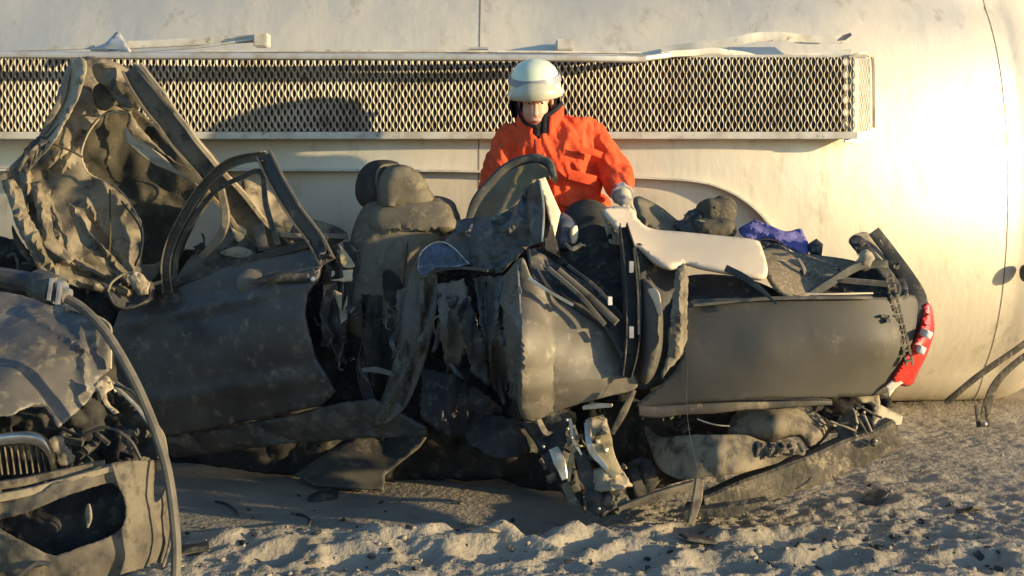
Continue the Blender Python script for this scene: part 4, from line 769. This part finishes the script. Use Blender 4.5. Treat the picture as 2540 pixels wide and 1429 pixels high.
# ------------------------------------------------------------------ torn bumper parts on the ground
SHIFT = False
bc = thing('bumper_cover', at(1800, 1180, 6.0) * 1, 'dusty curved bumper cover with a rounded dome lying under the rear of the wreck', 'bumper')
panel('curved_skin', [(1600, 1058), (1640, 1084), (1700, 1080), (1780, 1080), (1850, 1080), (1905, 1098), (1960, 1092), (1978, 1108), (1935, 1145), (1850, 1170), (1760, 1182), (1690, 1188), (1640, 1165), (1615, 1115)], [(1600, 1058, 6.14), (1700, 1080, 5.95), (1850, 1080, 5.92), (1978, 1108, 5.98), (1850, 1170, 5.88), (1690, 1188, 5.9), (1640, 1165, 5.98), (1780, 1120, 5.85)], M['bumper'], bc, thick=.008, amp=.03, cs=5, folds=[(1680, 1090, 1690, 1180, 12, -.03)])
panel('dome', [(1808, 1082), (1818, 1035), (1862, 1003), (1930, 994), (1985, 1008), (2056, 1045), (2052, 1078), (2012, 1112), (1985, 1085), (1960, 1082), (1905, 1096), (1850, 1088)], [(1808, 1082, 6.06), (1862, 1003, 6.12), (1930, 994, 6.14), (2056, 1045, 6.14), (2012, 1112, 6.02), (1905, 1096, 5.98), (1930, 1045, 5.98)], M['bumper'], bc, thick=.008, amp=.012, cs=5, inflate=.07, infw=45, label='pale dusty dome of the bumper corner')
for k in range(8): sweep('torn_rag', [(1880 + k * 14, 1095 + (k % 3) * 5, 5.93), (1885 + k * 15, 1115 + (k % 2) * 8, 5.91), (1880 + k * 13, 1135 - k * 2, 5.9)], .02, .01, M['bumper'] if k % 2 else M['plastic'], bc, amp=.03, seed=k, taper=[1, .8, .3])
bb = thing('bumper_beam', at(1980, 1190, 5.9), 'long muddy steel bumper beam lying across the sand at the right', 'bumper beam')
sweep('beam', [(1745, 1246, 5.94), (1860, 1214, 5.95), (1985, 1172, 5.98), (2100, 1124, 6.02), (2218, 1072, 6.06)], .115, .10, M['beam'], bb, taper=[.72, 1, 1.1, 1.1, 1.0], amp=.012)
sweep('beam_lip', [(1700, 1262, 5.93), (1800, 1258, 5.90), (1900, 1236, 5.90)], .05, .14, M['beam'], bb, taper=[.5, 1, .3])
v_, f_ = blob(at(2168, 1098, 5.97), (.035, .03, .035)); link('bolt', v_, f_, M['rubber'], bb)
v_, f_ = blob(at(2171, 1093, 5.955), (.018, .015, .012)); link('bolt', v_, f_, M['bare'], bb)
sweep('bent_wire', [(2065, 1180, 5.9), (2075, 1195, 5.88), (2090, 1204, 5.86)], .005, .005, M['rubber'], bb, 'round')
cb = thing('corner_scrap', at(2150, 1060, 6.05), 'tangle of pale torn brackets and wires on the right end of the beam', 'scrap')
panel('bracket', [(2120, 985), (2150, 975), (2180, 980), (2178, 1040), (2162, 1050), (2165, 1005), (2135, 998)], [(2120, 985, 6.1), (2180, 980, 6.1), (2162, 1050, 6.02)], M['dust_pale'], cb, thick=.02, amp=.01, cs=10, step=6)
panel('bracket', [(2180, 1005), (2205, 1018), (2236, 1035), (2232, 1055), (2190, 1060), (2165, 1060)], [(2180, 1005, 6.12), (2236, 1035, 6.16), (2165, 1060, 6.02)], M['dust_pale'], cb, thick=.015, amp=.01, cs=10, step=6, smooth=False)
panel('bracket', [(2075, 1045), (2110, 1025), (2160, 1040), (2165, 1070), (2110, 1090), (2080, 1080)], [(2075, 1045, 6.12), (2160, 1040, 6.08), (2110, 1090, 6.02)], M['dust_metal'], cb, thick=.02, amp=.03, cs=14, step=5, jag=2)
rw = random.Random(3)
for k in range(9):
    u, v = rw.uniform(2070, 2150), rw.uniform(1005, 1060)
    sweep('bent_wire', [(u, v, 6.05), (u + rw.uniform(-30, 30), v + rw.uniform(-10, 30), 6.0), (u + rw.uniform(-20, 50), v + rw.uniform(10, 45), 5.99)], .010, .010, M['dust_pale'] if k % 3 else M['plastic'], cb, 'round', amp=.02, seed=k)
pk = thing('metal_strip', at(1640, 1230, 5.8), 'flat dusty metal strip lying on the sand in front of the torn suspension', 'metal strip')
sweep('strip', [(1535, 1262, 5.86), (1620, 1232, 5.86), (1720, 1203, 5.87)], .035, .03, M['dust_metal'], pk, taper=[.5, 1, .9], amp=.006)
tag(sweep('wooden_peg', [(1735, 1188, 5.74), (1728, 1240, 5.72), (1712, 1300, 5.70)], .035, .03, M['bumper'], None, taper=[.9, 1.1, .7]), 'short dusty upright peg stuck in the sand before the bumper beam', 'peg')
# pale flat sheet under the door
tag(panel('floor_sheet', [(730, 1178), (800, 1130), (880, 1085), (1065, 1075), (1040, 1110), (955, 1178), (952, 1216), (860, 1212), (780, 1205)], [(730, 1178, 7.10), (880, 1085, 7.12), (1065, 1075, 7.02), (955, 1178, 6.96), (952, 1216, 6.86), (780, 1205, 6.92)], M['paint'], None, thick=.008, amp=.01, cs=4, smooth=False), 'flat torn metal sheet lying under the driver door', 'sheet metal')

# ------------------------------------------------------------------ loose things on the car
bagp = [blob(at(1770, 540, 6.62), (.17, .16, .17), e=2.3, amp=.008, cs=12), blob(at(1795, 520, 6.66), (.12, .12, .12), e=2.2), blob(at(1720, 560, 6.6), (.14, .12, .07), (0, -15, 0), 2.3, .01, 14), blob(at(1770, 570, 6.55), (.20, .16, .10), e=2.6, amp=.008, cs=14), blob(at(1760, 560, 6.52), (.16, .05, .05), (0, 10, 0), 2.4)]
bag = fuse('crumpled_bag', bagp, .008, M['bag'], None, 3, lambda c: .007 * crumple(c, 10, 3))
tag(bag, 'dusty dark crumpled bag lying on the cream trim beside the blue cloth', 'bag')
bq = sweep('bag_strap', [(1735, 548, 6.50), (1765, 555, 6.49), (1800, 562, 6.50)], .010, .01, M['dust_pale'], bag, 'round')
v_, f_ = blob(at(1773, 516, 6.545), (.016, .012, .016), nu=12, nv=8); link('bag_eyelet', v_, f_, M['void'], bag)
panel('bag_flap', [(1672, 555), (1690, 548), (1705, 530), (1735, 522), (1745, 560), (1740, 585), (1690, 575)], [(1672, 555, 6.56), (1735, 522, 6.58), (1690, 575, 6.52)], M['plastic'], bag, thick=.02, amp=.015, cs=14, step=6, jag=2)
cloth = panel('cloth', [(1832, 572), (1860, 553), (1875, 546), (1910, 560), (1950, 575), (1985, 568), (1995, 585), (2008, 615), (2000, 632), (1965, 622), (1925, 595), (1900, 592), (1860, 595)], [(1832, 572, 6.5), (1875, 546, 6.54), (1950, 575, 6.46), (1985, 568, 6.5), (2000, 632, 6.38), (1900, 592, 6.42)], M['blue'], None, thick=.006, amp=.03, cs=9, step=7, sharp=22, seed=3, folds=[(1850, 560, 1990, 622, 14, .03)])
tag(cloth, 'crumpled blue purple cloth lying on the boot edge beside the bag', 'cloth')
tag(panel('dark_rag', [(1835, 590), (1880, 596), (1925, 600), (1958, 628), (1890, 622), (1850, 610)], [(1835, 590, 6.42), (1925, 600, 6.40), (1958, 628, 6.36), (1850, 610, 6.38)], M['plastic'], None, thick=.012, amp=.02, cs=12, step=6), 'dark rag under the blue cloth above the carpet', 'rag')
tag(panel('plastic_cap', [(2005, 610), (2024, 598), (2040, 612), (2038, 634), (2012, 630)], [(2005, 610, 6.42), (2040, 612, 6.42), (2012, 630, 6.38)], M['plastic'], None, thick=.03, amp=.006, step=5, smooth=False), 'small black angular piece of plastic right of the blue cloth', 'plastic piece')

# ------------------------------------------------------------------ the second car at the lower left
c2 = thing('damaged_car', (-1.5, 5.4, 0), 'dusty grey front of a damaged car at the lower left, bonnet crumpled and bumper broken', 'car')
hood = panel('bonnet', [(-700, 690), (-300, 705), (0, 725), (70, 738), (160, 758), (265, 800), (272, 850), (272, 915), (246, 940), (225, 985), (165, 1045), (140, 1058), (122, 1015), (90, 1005), (50, 1018), (0, 1035), (-300, 1060), (-700, 1060)],
             [(-700, 690, 6.2), (0, 725, 6.05), (160, 758, 5.9), (265, 800, 5.72), (272, 915, 5.62), (140, 1055, 5.42), (0, 1035, 5.36), (-300, 1060, 5.36), (-700, 1060, 5.4), (60, 900, 5.55), (-300, 880, 5.6), (180, 880, 5.6), (90, 800, 5.78)], M['hood2'], c2, thick=.005, amp=.026, cs=3.4, seed=11, step=10, sharp=30, jag=1.5, folds=[(60, 770, 230, 880, 12, .02), (100, 870, 250, 880, 12, -.015), (200, 800, 210, 960, 16, .02)])
sweep('bonnet_edge', [(160, 757, 5.88), (262, 800, 5.70), (272, 850, 5.63), (272, 915, 5.60)], .014, .016, M['dust_pale'], hood)
panel('torn_bracket', [(232, 955), (262, 930), (275, 945), (282, 962), (262, 975), (270, 1000), (295, 1022), (285, 1030), (258, 1005), (245, 975)], [(232, 955, 5.5), (275, 945, 5.5), (285, 1030, 5.44)], M['dust_pale'], c2, thick=.005, amp=.02, cs=10, step=8, sharp=16, smooth=False, jag=1.5)
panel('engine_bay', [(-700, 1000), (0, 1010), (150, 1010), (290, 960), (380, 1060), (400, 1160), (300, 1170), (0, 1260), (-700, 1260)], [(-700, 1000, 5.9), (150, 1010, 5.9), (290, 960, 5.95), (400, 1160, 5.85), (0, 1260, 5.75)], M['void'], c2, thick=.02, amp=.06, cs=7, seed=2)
re = random.Random(9)
for k in range(12):
    u, v = re.uniform(150, 340), re.uniform(1050, 1140)
    sweep('engine_scrap', [(u, v, 5.7), (u + re.uniform(-25, 25), v + re.uniform(5, 25), 5.66), (u + re.uniform(-30, 30), v + re.uniform(20, 45), 5.64)], .012 + .02 * re.random(), .02, M[re.choice(['plastic', 'plastic', 'void', 'rubber'])], c2, amp=.02, seed=k)
# grille with chrome surround
gr = sweep('grille', [(-115, 1190, 5.36), (-100, 1130, 5.34), (-50, 1103, 5.33), (30, 1088, 5.33), (90, 1090, 5.34), (122, 1118, 5.36), (134, 1168, 5.38)], .045, .05, M['chrome'], c2, 'oval', taper=[.5, .9, 1, 1.1, 1, .6, .3])
for k in range(15):
    u = -95 + k * 15.5; v0 = np.interp(u, [-115, -60, 30, 90, 130], [1150, 1115, 1100, 1103, 1140])
    sweep('slat', [(u, v0, 5.37), (u + 10, 1178 - k * .5, 5.38)], .004, .03, M['bumper'], gr, smooth=False, n=2)
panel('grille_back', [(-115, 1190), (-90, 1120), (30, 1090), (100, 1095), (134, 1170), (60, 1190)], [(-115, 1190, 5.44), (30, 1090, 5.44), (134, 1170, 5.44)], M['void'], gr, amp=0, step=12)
panel('grille_mount', [(122, 1095), (150, 1085), (165, 1110), (182, 1130), (178, 1150), (150, 1152), (140, 1130)], [(122, 1095, 5.42), (182, 1130, 5.42), (150, 1152, 5.4)], M['dust_metal'], c2, thick=.02, amp=.02, cs=14, step=5, jag=1.5)
# bumper with a wide lower opening
hole = [(-40, 1300), (70, 1270), (160, 1232), (262, 1200), (292, 1208), (310, 1245), (310, 1290), (292, 1318), (250, 1340), (205, 1355), (160, 1372), (125, 1376), (60, 1345), (0, 1320)]
bmp = panel('front_bumper', [(-700, 1200), (0, 1232), (140, 1196), (275, 1150), (372, 1142), (381, 1150), (380, 1240), (398, 1235), (425, 1190), (437, 1240), (436, 1300), (418, 1360), (380, 1400), (330, 1440), (150, 1475), (0, 1480), (-700, 1490)],
            [(-700, 1200, 5.30), (0, 1232, 5.28), (275, 1150, 5.38), (375, 1142, 5.50), (437, 1240, 5.66), (418, 1360, 5.52), (330, 1440, 5.34), (0, 1480, 5.24), (-700, 1490, 5.24), (340, 1260, 5.40), (130, 1400, 5.22)], M['bumper_grey'], c2, thick=.008, amp=.022, cs=5, holes=[hole], step=8, jag=1)
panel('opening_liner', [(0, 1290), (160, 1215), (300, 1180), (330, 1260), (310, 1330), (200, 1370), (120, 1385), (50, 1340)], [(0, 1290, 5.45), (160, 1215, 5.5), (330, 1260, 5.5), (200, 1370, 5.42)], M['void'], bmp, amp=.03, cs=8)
sweep('bumper_strip', [(-200, 1255, 5.26), (0, 1235, 5.26), (140, 1200, 5.30), (278, 1160, 5.35)], .03, .03, M['dust_pale'], bmp, amp=.006, taper=[1, 1, .9, .7])
sweep('bumper_strip', [(-200, 1225, 5.30), (0, 1205, 5.30), (140, 1178, 5.34), (260, 1152, 5.38)], .03, .03, M['bumper'], bmp, amp=.01)
panel('torn_tab', [(212, 1265), (222, 1250), (228, 1285), (216, 1310)], [(212, 1265, 5.4), (222, 1250, 5.4), (216, 1310, 5.38)], M['dust_pale'], bmp, step=5, amp=.005)
sweep('chrome_trim', [(40, 1440, 5.2), (75, 1408, 5.2), (100, 1396, 5.2), (125, 1402, 5.2)], .014, .02, M['chrome'], bmp, amp=.004)
sweep('wing_edge', [(275, 948, 5.66), (335, 1005, 5.64), (375, 1060, 5.62), (402, 1120, 5.62), (418, 1180, 5.6)], .014, .02, M['bare'], c2, 'oval')
sweep('wing_edge', [(290, 950, 5.70), (345, 990, 5.68), (382, 1040, 5.66), (405, 1110, 5.64)], .010, .02, M['hood2'], c2)
sweep('wing_edge', [(378, 1040, 5.60), (400, 1085, 5.60), (412, 1150, 5.58), (420, 1200, 5.56), (428, 1260, 5.54), (424, 1330, 5.5), (405, 1390, 5.46), (388, 1440, 5.4)], .03, .012, M['bumper'], c2, taper=[.4, 1, .8, .5, .5, .4, .4, .4])

sweep('loose_cable', [(285, 955, 5.58), (330, 975, 5.52), (365, 1030, 5.50), (392, 1085, 5.48), (410, 1150, 5.46), (420, 1230, 5.44), (424, 1330, 5.42), (400, 1420, 5.36)], .013, .013, M['rubber'], c2, 'round')
sweep('loose_cable', [(150, 1060, 5.6), (200, 1080, 5.55), (260, 1060, 5.55), (320, 1090, 5.55), (350, 1140, 5.55)], .014, .014, M['hose_dark'], c2, 'round')
panel('torn_sheet', [(270, 950), (330, 1000), (385, 1070), (395, 1140), (340, 1130), (300, 1060)], [(270, 950, 5.72), (385, 1070, 5.68), (340, 1130, 5.7), (300, 1060, 5.78)], M['paint'], c2, thick=.004, amp=.05, cs=8, step=10, sharp=16, smooth=False, jag=2)

# hose draped from the damaged car
hs = thing('air_hose', at(300, 1000, 5.4), 'dusty rubber hose with grey coupling hanging over the damaged car at the left', 'hose')
sweep('hose', [(150, 733, 5.55), (205, 765, 5.50), (262, 825, 5.44), (312, 905, 5.38), (352, 985, 5.34), (388, 1075, 5.30), (415, 1170, 5.27), (430, 1270, 5.24), (437, 1370, 5.22), (432, 1470, 5.2), (420, 1560, 5.2)], .038, .038, M['hose'], hs, 'round', n=10)
sweep('hose', [(-200, 672, 5.7), (-60, 680, 5.66), (40, 694, 5.62), (105, 706, 5.58)], .078, .078, M['hose_dark'], hs, 'round', label='thick black hose end')
cpl = sweep('coupling', [(88, 702, 5.60), (140, 722, 5.55)], .125, .125, M['rubber'], hs, 'round', taper=[.9, 1, .95], smooth=False)
sweep('coupling_ring', [(122, 715, 5.56), (150, 727, 5.54)], .098, .098, M['alu'], cpl, 'round', smooth=False)
sweep('coupling_ring', [(146, 725, 5.545), (168, 735, 5.53)], .062, .062, M['alu'], cpl, 'round', smooth=False)
for (a, b) in (((130, 690), (122, 745)), ((150, 700), (143, 755))): sweep('coupling_lug', [(*a, 5.5), (*b, 5.49)], .014, .03, M['alu'], cpl, smooth=False)

# bits lying on the ground
lay = [('cable_scrap', [(722, 1278), (750, 1282), (768, 1295), (765, 1312)], 'bent black cable scrap on the shaded ground nearest the camera'), ('cable_scrap', [(535, 1248), (560, 1255), (582, 1270), (590, 1282)], 'curved black cable scrap on the shaded ground near the hose'), ('bent_strip', [(1142, 1303), (1170, 1310), (1205, 1322), (1240, 1330)], 'pale bent strip on the edge of the shade')]
for nm, pp, lb in lay:
    pts = []
    for (u, v) in pp:
        d = on_ground(u, v); x = (u - 1270) / F * d; pts.append((x, d, gh(x, d) + .008))
    tag(sweep(nm, pts, .012, .012, M['plastic'] if nm != 'bent_strip' else M['dust_pale'], None, 'round', raw=True), lb, 'scrap', 'cable scraps on the shaded ground' if nm == 'cable_scrap' else None)
for k, (u, v, lb) in enumerate([(2170, 1250, 'dark flat shard on the sunlit sand right of the beam'), (2400, 1275, 'small dark shard on the sand near the right edge'), (1735, 1345, 'dark shard sticking out of the churned sand in front of the beam'), (480, 1372, 'twisted dark scrap on the sand beside the hose'), (800, 1240, 'oval dark shard on the shaded ground under the door')]):
    d = on_ground(u, v); x = (u - 1270) / F * d; z = gh(x, d)
    b = blob((x, d, z + .012), (.12 if k != 1 else .07, .07, .010), (re.uniform(-22, 22), re.uniform(-28, 28), re.uniform(0, 60)), 7, .022, 22, k, 12, 6)
    tag(link('metal_shard', b[0], b[1], M['plastic'], None, True, 12), lb, 'shard', 'dark shards on the ground')

# ------------------------------------------------------------------ the rescuer
man = thing('person', (.24, 7.25, .08), 'person in orange jacket and pale yellow helmet looking down behind the wreck', 'person')
D0 = 7.23
def mp(u, v, dd=0): return at(u, v, D0 + dd)
head_c = mp(1328, 245, -.02)
HT = Matrix.Rotation(R(15), 3, 'X')        # the head bends down towards the wreck
hx = lambda dx, dy, dz: head_c + HT @ Vector((dx, dy, dz))
neck_t, neck_b = mp(1338, 300, .02), mp(1352, 345, .06)
sh_l, sh_r = mp(1272, 352, .06), mp(1460, 345, .06)         # shoulders
el_l, el_r = mp(1225, 455, -.02), mp(1528, 430, .0)
wr_l, wr_r = mp(1250, 545, -.20), mp(1545, 488, -.20)
hip = mp(1400, 540, .08); hip_l = hip + Vector((-.10, 0, -.05)); hip_r = hip + Vector((.10, 0, -.05))
kn_l = Vector((hip_l.x - .03, 7.24, .56)); kn_r = Vector((hip_r.x + .03, 7.24, .56))
an_l = Vector((kn_l.x, 7.30, .17)); an_r = Vector((kn_r.x, 7.32, .17))
body = [blob(hx(0, .015, .035), (.155, .19, .20), e=2.1), blob(hx(0, -.035, -.05), (.128, .13, .16), e=2.2), blob(hx(0, -.065, -.118), (.075, .07, .06), e=2.2),
        capsule(hx(0, -.112, -.005), hx(0, -.135, -.045), .011, .017), blob(hx(0, -.10, -.09), (.055, .03, .018)), blob(hx(0, -.085, .02), (.12, .05, .03)),
        blob(hx(-.083, .01, -.03), (.02, .04, .06)), blob(hx(.083, .01, -.03), (.02, .04, .06)),
        capsule(neck_t, neck_b, .056, .064), capsule(sh_l, sh_r, .075, .075), blob((neck_b + hip) / 2 + Vector((0, 0, .05)), (.34, .22, .52), e=2.5), blob(hip, (.34, .23, .24), e=2.4)]
for s, e, h in ((sh_l, el_l, wr_l), (sh_r, el_r, wr_r)): body += [capsule(s, e, .055, .043), capsule(e, h, .044, .030)]
for h, k, a in ((hip_l, kn_l, an_l), (hip_r, kn_r, an_r)): body += [capsule(h, k, .085, .058), capsule(k, a, .058, .042), capsule(a + Vector((0, .02, -.05)), a + Vector((0, -.17, -.06)), .04, .035)]
def hand(wrist, aim, side, curl):
    parts = []; aim = aim.normalized(); across = aim.cross(Vector((0, -.3, 1))).normalized(); dn = aim.cross(across).normalized()
    if dn.z > 0: dn = -dn
    palm = wrist + aim * .05; parts.append(blob(palm, (.085, .085, .04), e=2.6)); parts.append(capsule(wrist - aim * .02, palm, .027, .03))
    for k, L in enumerate((.070, .078, .073, .058)):
        a = palm + aim * .035 + across * (k - 1.5) * .021; b = a + aim * L * .5 + dn * .006; c = b + aim * L * .3 + dn * L * curl; e = c + dn * L * .35
        parts += [capsule(a, b, .0095, .009, 8), capsule(b, c, .009, .0085, 8), capsule(c, e, .0085, .0075, 8)]
    a = palm - aim * .015 + across * side * .04; b = a + across * side * .03 + aim * .025; parts += [capsule(a, b, .012, .011, 8), capsule(b, b + aim * .03 + dn * .02, .011, .009, 8)]
    return parts
hr_parts = hand(wr_r, Vector((.25, -.75, -.45)), -1, .5); hl_parts = hand(wr_l, Vector((.2, -.8, -.5)), 1, .4)
body += hr_parts + hl_parts
bd = fuse('body', body, .0055, M['skin'], man, 3)
for s in (-1, 1):
    v_, f_ = blob(hx(s * .032, -.098, .008), (.026, .02, .016), nu=14, nv=10); link('eye', v_, f_, M['white'], bd)
    v_, f_ = blob(hx(s * .032, -.107, .004), (.011, .006, .012), nu=10, nv=8); link('iris', v_, f_, M['navy'], bd)
    sweep('eyebrow', [hx(s * .016, -.112, .026), hx(s * .034, -.112, .031), hx(s * .052, -.104, .026)], .007, .006, M['boot'], bd, raw=True, n=3)
sweep('mouth', [hx(-.024, -.108, -.086), hx(0, -.118, -.084), hx(.024, -.108, -.086)], .007, .008, material('lips', (.45, .17, .13), rough=.5, bump=0), bd, 'round', raw=True, n=4)
v_, f_ = blob(hx(0, .045, .03), (.178, .17, .20), e=2.2, amp=.006, cs=30); link('hair', v_, f_, material('dark_hair', (.03, .022, .016), rough=.7, bump=.4, bscale=200), man)

# jacket: one continuous garment with pressed folds
chest = (neck_b + hip) / 2
jk = [capsule(sh_l + Vector((.03, .01, 0)), sh_r + Vector((-.03, .01, 0)), .095, .095), blob(mp(1372, 400, .04), (.42, .28, .40), e=2.7), blob(mp(1405, 480, .04), (.34, .28, .30), e=2.8), blob(mp(1420, 520, .05), (.36, .29, .16), e=3),
      capsule(sh_l, el_l, .088, .075), capsule(el_l, wr_l + (el_l - wr_l) * .25, .075, .06), capsule(sh_r, el_r, .098, .080), capsule(el_r, wr_r + (el_r - wr_r) * .32, .078, .062),
      blob(mp(1300, 342, .06), (.20, .22, .14), e=2.2), blob(mp(1410, 322, .07), (.24, .22, .14), e=2.2), blob(mp(1355, 318, .10), (.22, .12, .10), e=2.3)]
def fold(c):
    q = Vector((c.x * 9, c.y * 5, c.z * 3.5)); q2 = Vector((c.x * 17 + c.z * 9, c.y * 9, c.z * 7 - c.x * 5))
    q3 = Vector((c.x * 30 + c.z * 6, c.y * 14, c.z * 9 + c.x * 6))
    return .026 * (.45 - 1.5 * abs(noise.noise(q))) + .017 * (.45 - 1.6 * abs(noise.noise(q2))) + .007 * (.4 - 1.6 * abs(noise.noise(q3))) + .003 * noise.noise(c * 45)
jacket = fuse('jacket', jk, .0075, M['orange'], man, 3, fold)
# standing collar with dark fleece inside
def collar(r, h, tilt, mat, name, parent, gap=.5, thick=.012):
    V = []; Fc = []; n = 40; c0 = mp(1337, 332, .03)
    for j in range(6):
        f = j / 5
        for i in range(n + 1):
            a = -math.pi / 2 + gap + (2 * math.pi - 2 * gap) * i / n
            rr = r * (1 - .10 * f)
            drop = -.055 * (max(0, -math.sin(a))) ** 2
            V.append(c0 + Vector((math.cos(a) * rr * 1.02 + .01 * f, math.sin(a) * rr * .95 - .02 * f, h * f + drop + .03 * math.cos(a) * .4)))
    Fc = [(j * (n + 1) + i, j * (n + 1) + i + 1, (j + 1) * (n + 1) + i + 1, (j + 1) * (n + 1) + i) for j in range(5) for i in range(n)]
    return link(name, V, Fc, mat, parent, True, 60, thick)
collar(.118, .13, 0, M['orange'], 'collar', jacket, .35)
collar(.108, .150, 0, M['navy'], 'collar_lining', jacket, .02, .02)
pl = lambda pts, w_, t_, nm: sweep(nm, [(u, v, D0 + d) for u, v, d in pts], w_, t_, M['orange'], jacket, amp=.003)
pl([(1333, 345, -.135), (1338, 400, -.155), (1345, 450, -.15), (1352, 500, -.13)], .035, .014, 'zip_flap')
pl([(1412, 432, -.14), (1445, 440, -.14), (1478, 448, -.125)], .05, .014, 'pocket_flap')
pl([(1390, 505, -.125), (1430, 508, -.128), (1488, 505, -.11)], .022, .012, 'hem')
pl([(1440, 372, -.135), (1470, 376, -.125), (1492, 384, -.105)], .03, .010, 'pocket_flap')
sweep('zip', [(u, v, D0 + d) for u, v, d in [(1326, 346, -.146), (1331, 400, -.166), (1338, 450, -.161), (1346, 500, -.14)]], .006, .008, M['navy'], jacket)
# trousers and boots
tr = [blob(hip + Vector((0, 0, -.02)), (.37, .26, .26), e=2.6)]
for h, k, a in ((hip_l, kn_l, an_l), (hip_r, kn_r, an_r)): tr += [capsule(h, k, .105, .082), capsule(k, a + Vector((0, 0, .03)), .082, .068)]
fuse('trousers', tr, .011, M['navy'], man, 3, lambda c: .008 * (.5 - 1.5 * abs(noise.noise(c * 10))))
for a in (an_l, an_r):
    fuse('boot', [capsule(a + Vector((0, 0, .08)), a + Vector((0, .02, -.04)), .066, .06), capsule(a + Vector((0, .02, -.055)), a + Vector((0, -.19, -.065)), .055, .05)], .01, M['boot'], man, 3)
# cuffs and gloves
gl_r = fuse('glove', [(list(Vector(wr_r) + (v - Vector(wr_r)) * 1.03 for v in p[0]), p[1]) for p in hr_parts] + [capsule(wr_r - (wr_r - el_r).normalized() * .07, wr_r, .046, .042)], .005, M['glove'], man, 2)
gl_l = fuse('glove', [(list(Vector(wr_l) + (v - Vector(wr_l)) * 1.10 for v in p[0]), p[1]) for p in hl_parts] + [capsule(wr_l - (wr_l - el_l).normalized() * .07, wr_l, .046, .042)], .005, M['glove'], man, 2)
for e, h in ((el_l, wr_l), (el_r, wr_r)):
    t = (h - e).normalized(); a = h - t * .080; b = h - t * .012
    sweep('cuff', [a, (a + b) / 2, b], .112, .112, M['silver'], man, 'round', raw=True, n=3)
# helmet
tilt = Matrix.Rotation(R(15), 3, 'X') @ Matrix.Rotation(R(-4), 3, 'Y')
hc = mp(1328, 222, .0)
prof = [(.0, .165), (.045, .160), (.085, .142), (.112, .112), (.126, .075), (.132, .035), (.134, .0), (.150, -.018), (.146, -.024), (.126, -.012), (.118, .03), (.10, .09), (.06, .135), (.0, .150)]
V, Fc = revolve(prof, 40)
V = [hc + tilt @ Vector((v.x * .96, v.y * 1.08, v.z * .92)) for v in V]
hel = link('helmet', V, Fc, M['helmet'], man, True, 50)
V, Fc = revolve([(.1270, .082), (.1325, .082), (.1385, .046), (.1320, .044)], 40); V = [hc + tilt @ Vector((v.x * .96, v.y * 1.08, v.z * .92)) for v in V]
link('helmet_band', V, Fc + [(3 * 40 + j, 3 * 40 + (j + 1) % 40, (j + 1) % 40, j) for j in range(40)], M['band'], hel, True, 40)
V = []; Fc = []                               # visor plate pushed up on the brow
n, m_ = 24, 10
for j in range(m_ + 1):
    for i in range(n + 1):
        a = R(-150 + 120 * i / n); f = j / m_
        s = math.sqrt(max(0, 1 - (abs(i / n - .5) * 2) ** 2.4)) 
        z = -.022 + (.010 + .080 * s) * f; r = .142 + .022 * math.sin(math.pi * min(1, f * .8 + .15)) - .016 * f
        V.append(hc + tilt @ Vector((math.cos(a) * r * .95, math.sin(a) * r * 1.11, z * .94)))
Fc = [(j * (n + 1) + i, j * (n + 1) + i + 1, (j + 1) * (n + 1) + i + 1, (j + 1) * (n + 1) + i) for j in range(m_) for i in range(n)]
link('visor', V, Fc, M['visor'], hel, True, 60, .006)
for s in (-1, 1): sweep('helmet_strap', [hc + Vector((s * .10, -.02, -.03)), hc + Vector((s * .092, -.045, -.09)), hc + Vector((s * .055, -.075, -.165)), hc + Vector((0, -.09, -.185))], .016, .006, M['navy'], hel, raw=True)
V = []; Fc = []; n = 24
for j in range(7):
    f = j / 6
    for i in range(n + 1):
        a = R(8 + 164 * i / n); r = .128 + .010 * math.sin(math.pi * f) - .004 * f
        V.append(hc + Vector((math.cos(a) * r * .92, math.sin(a) * r + .01, -.005 - .135 * f)))
Fc = [(j * (n + 1) + i, j * (n + 1) + i + 1, (j + 1) * (n + 1) + i + 1, (j + 1) * (n + 1) + i) for j in range(6) for i in range(n)]
link('neck_guard', V, Fc, M['navy'], hel, True, 50, .008)
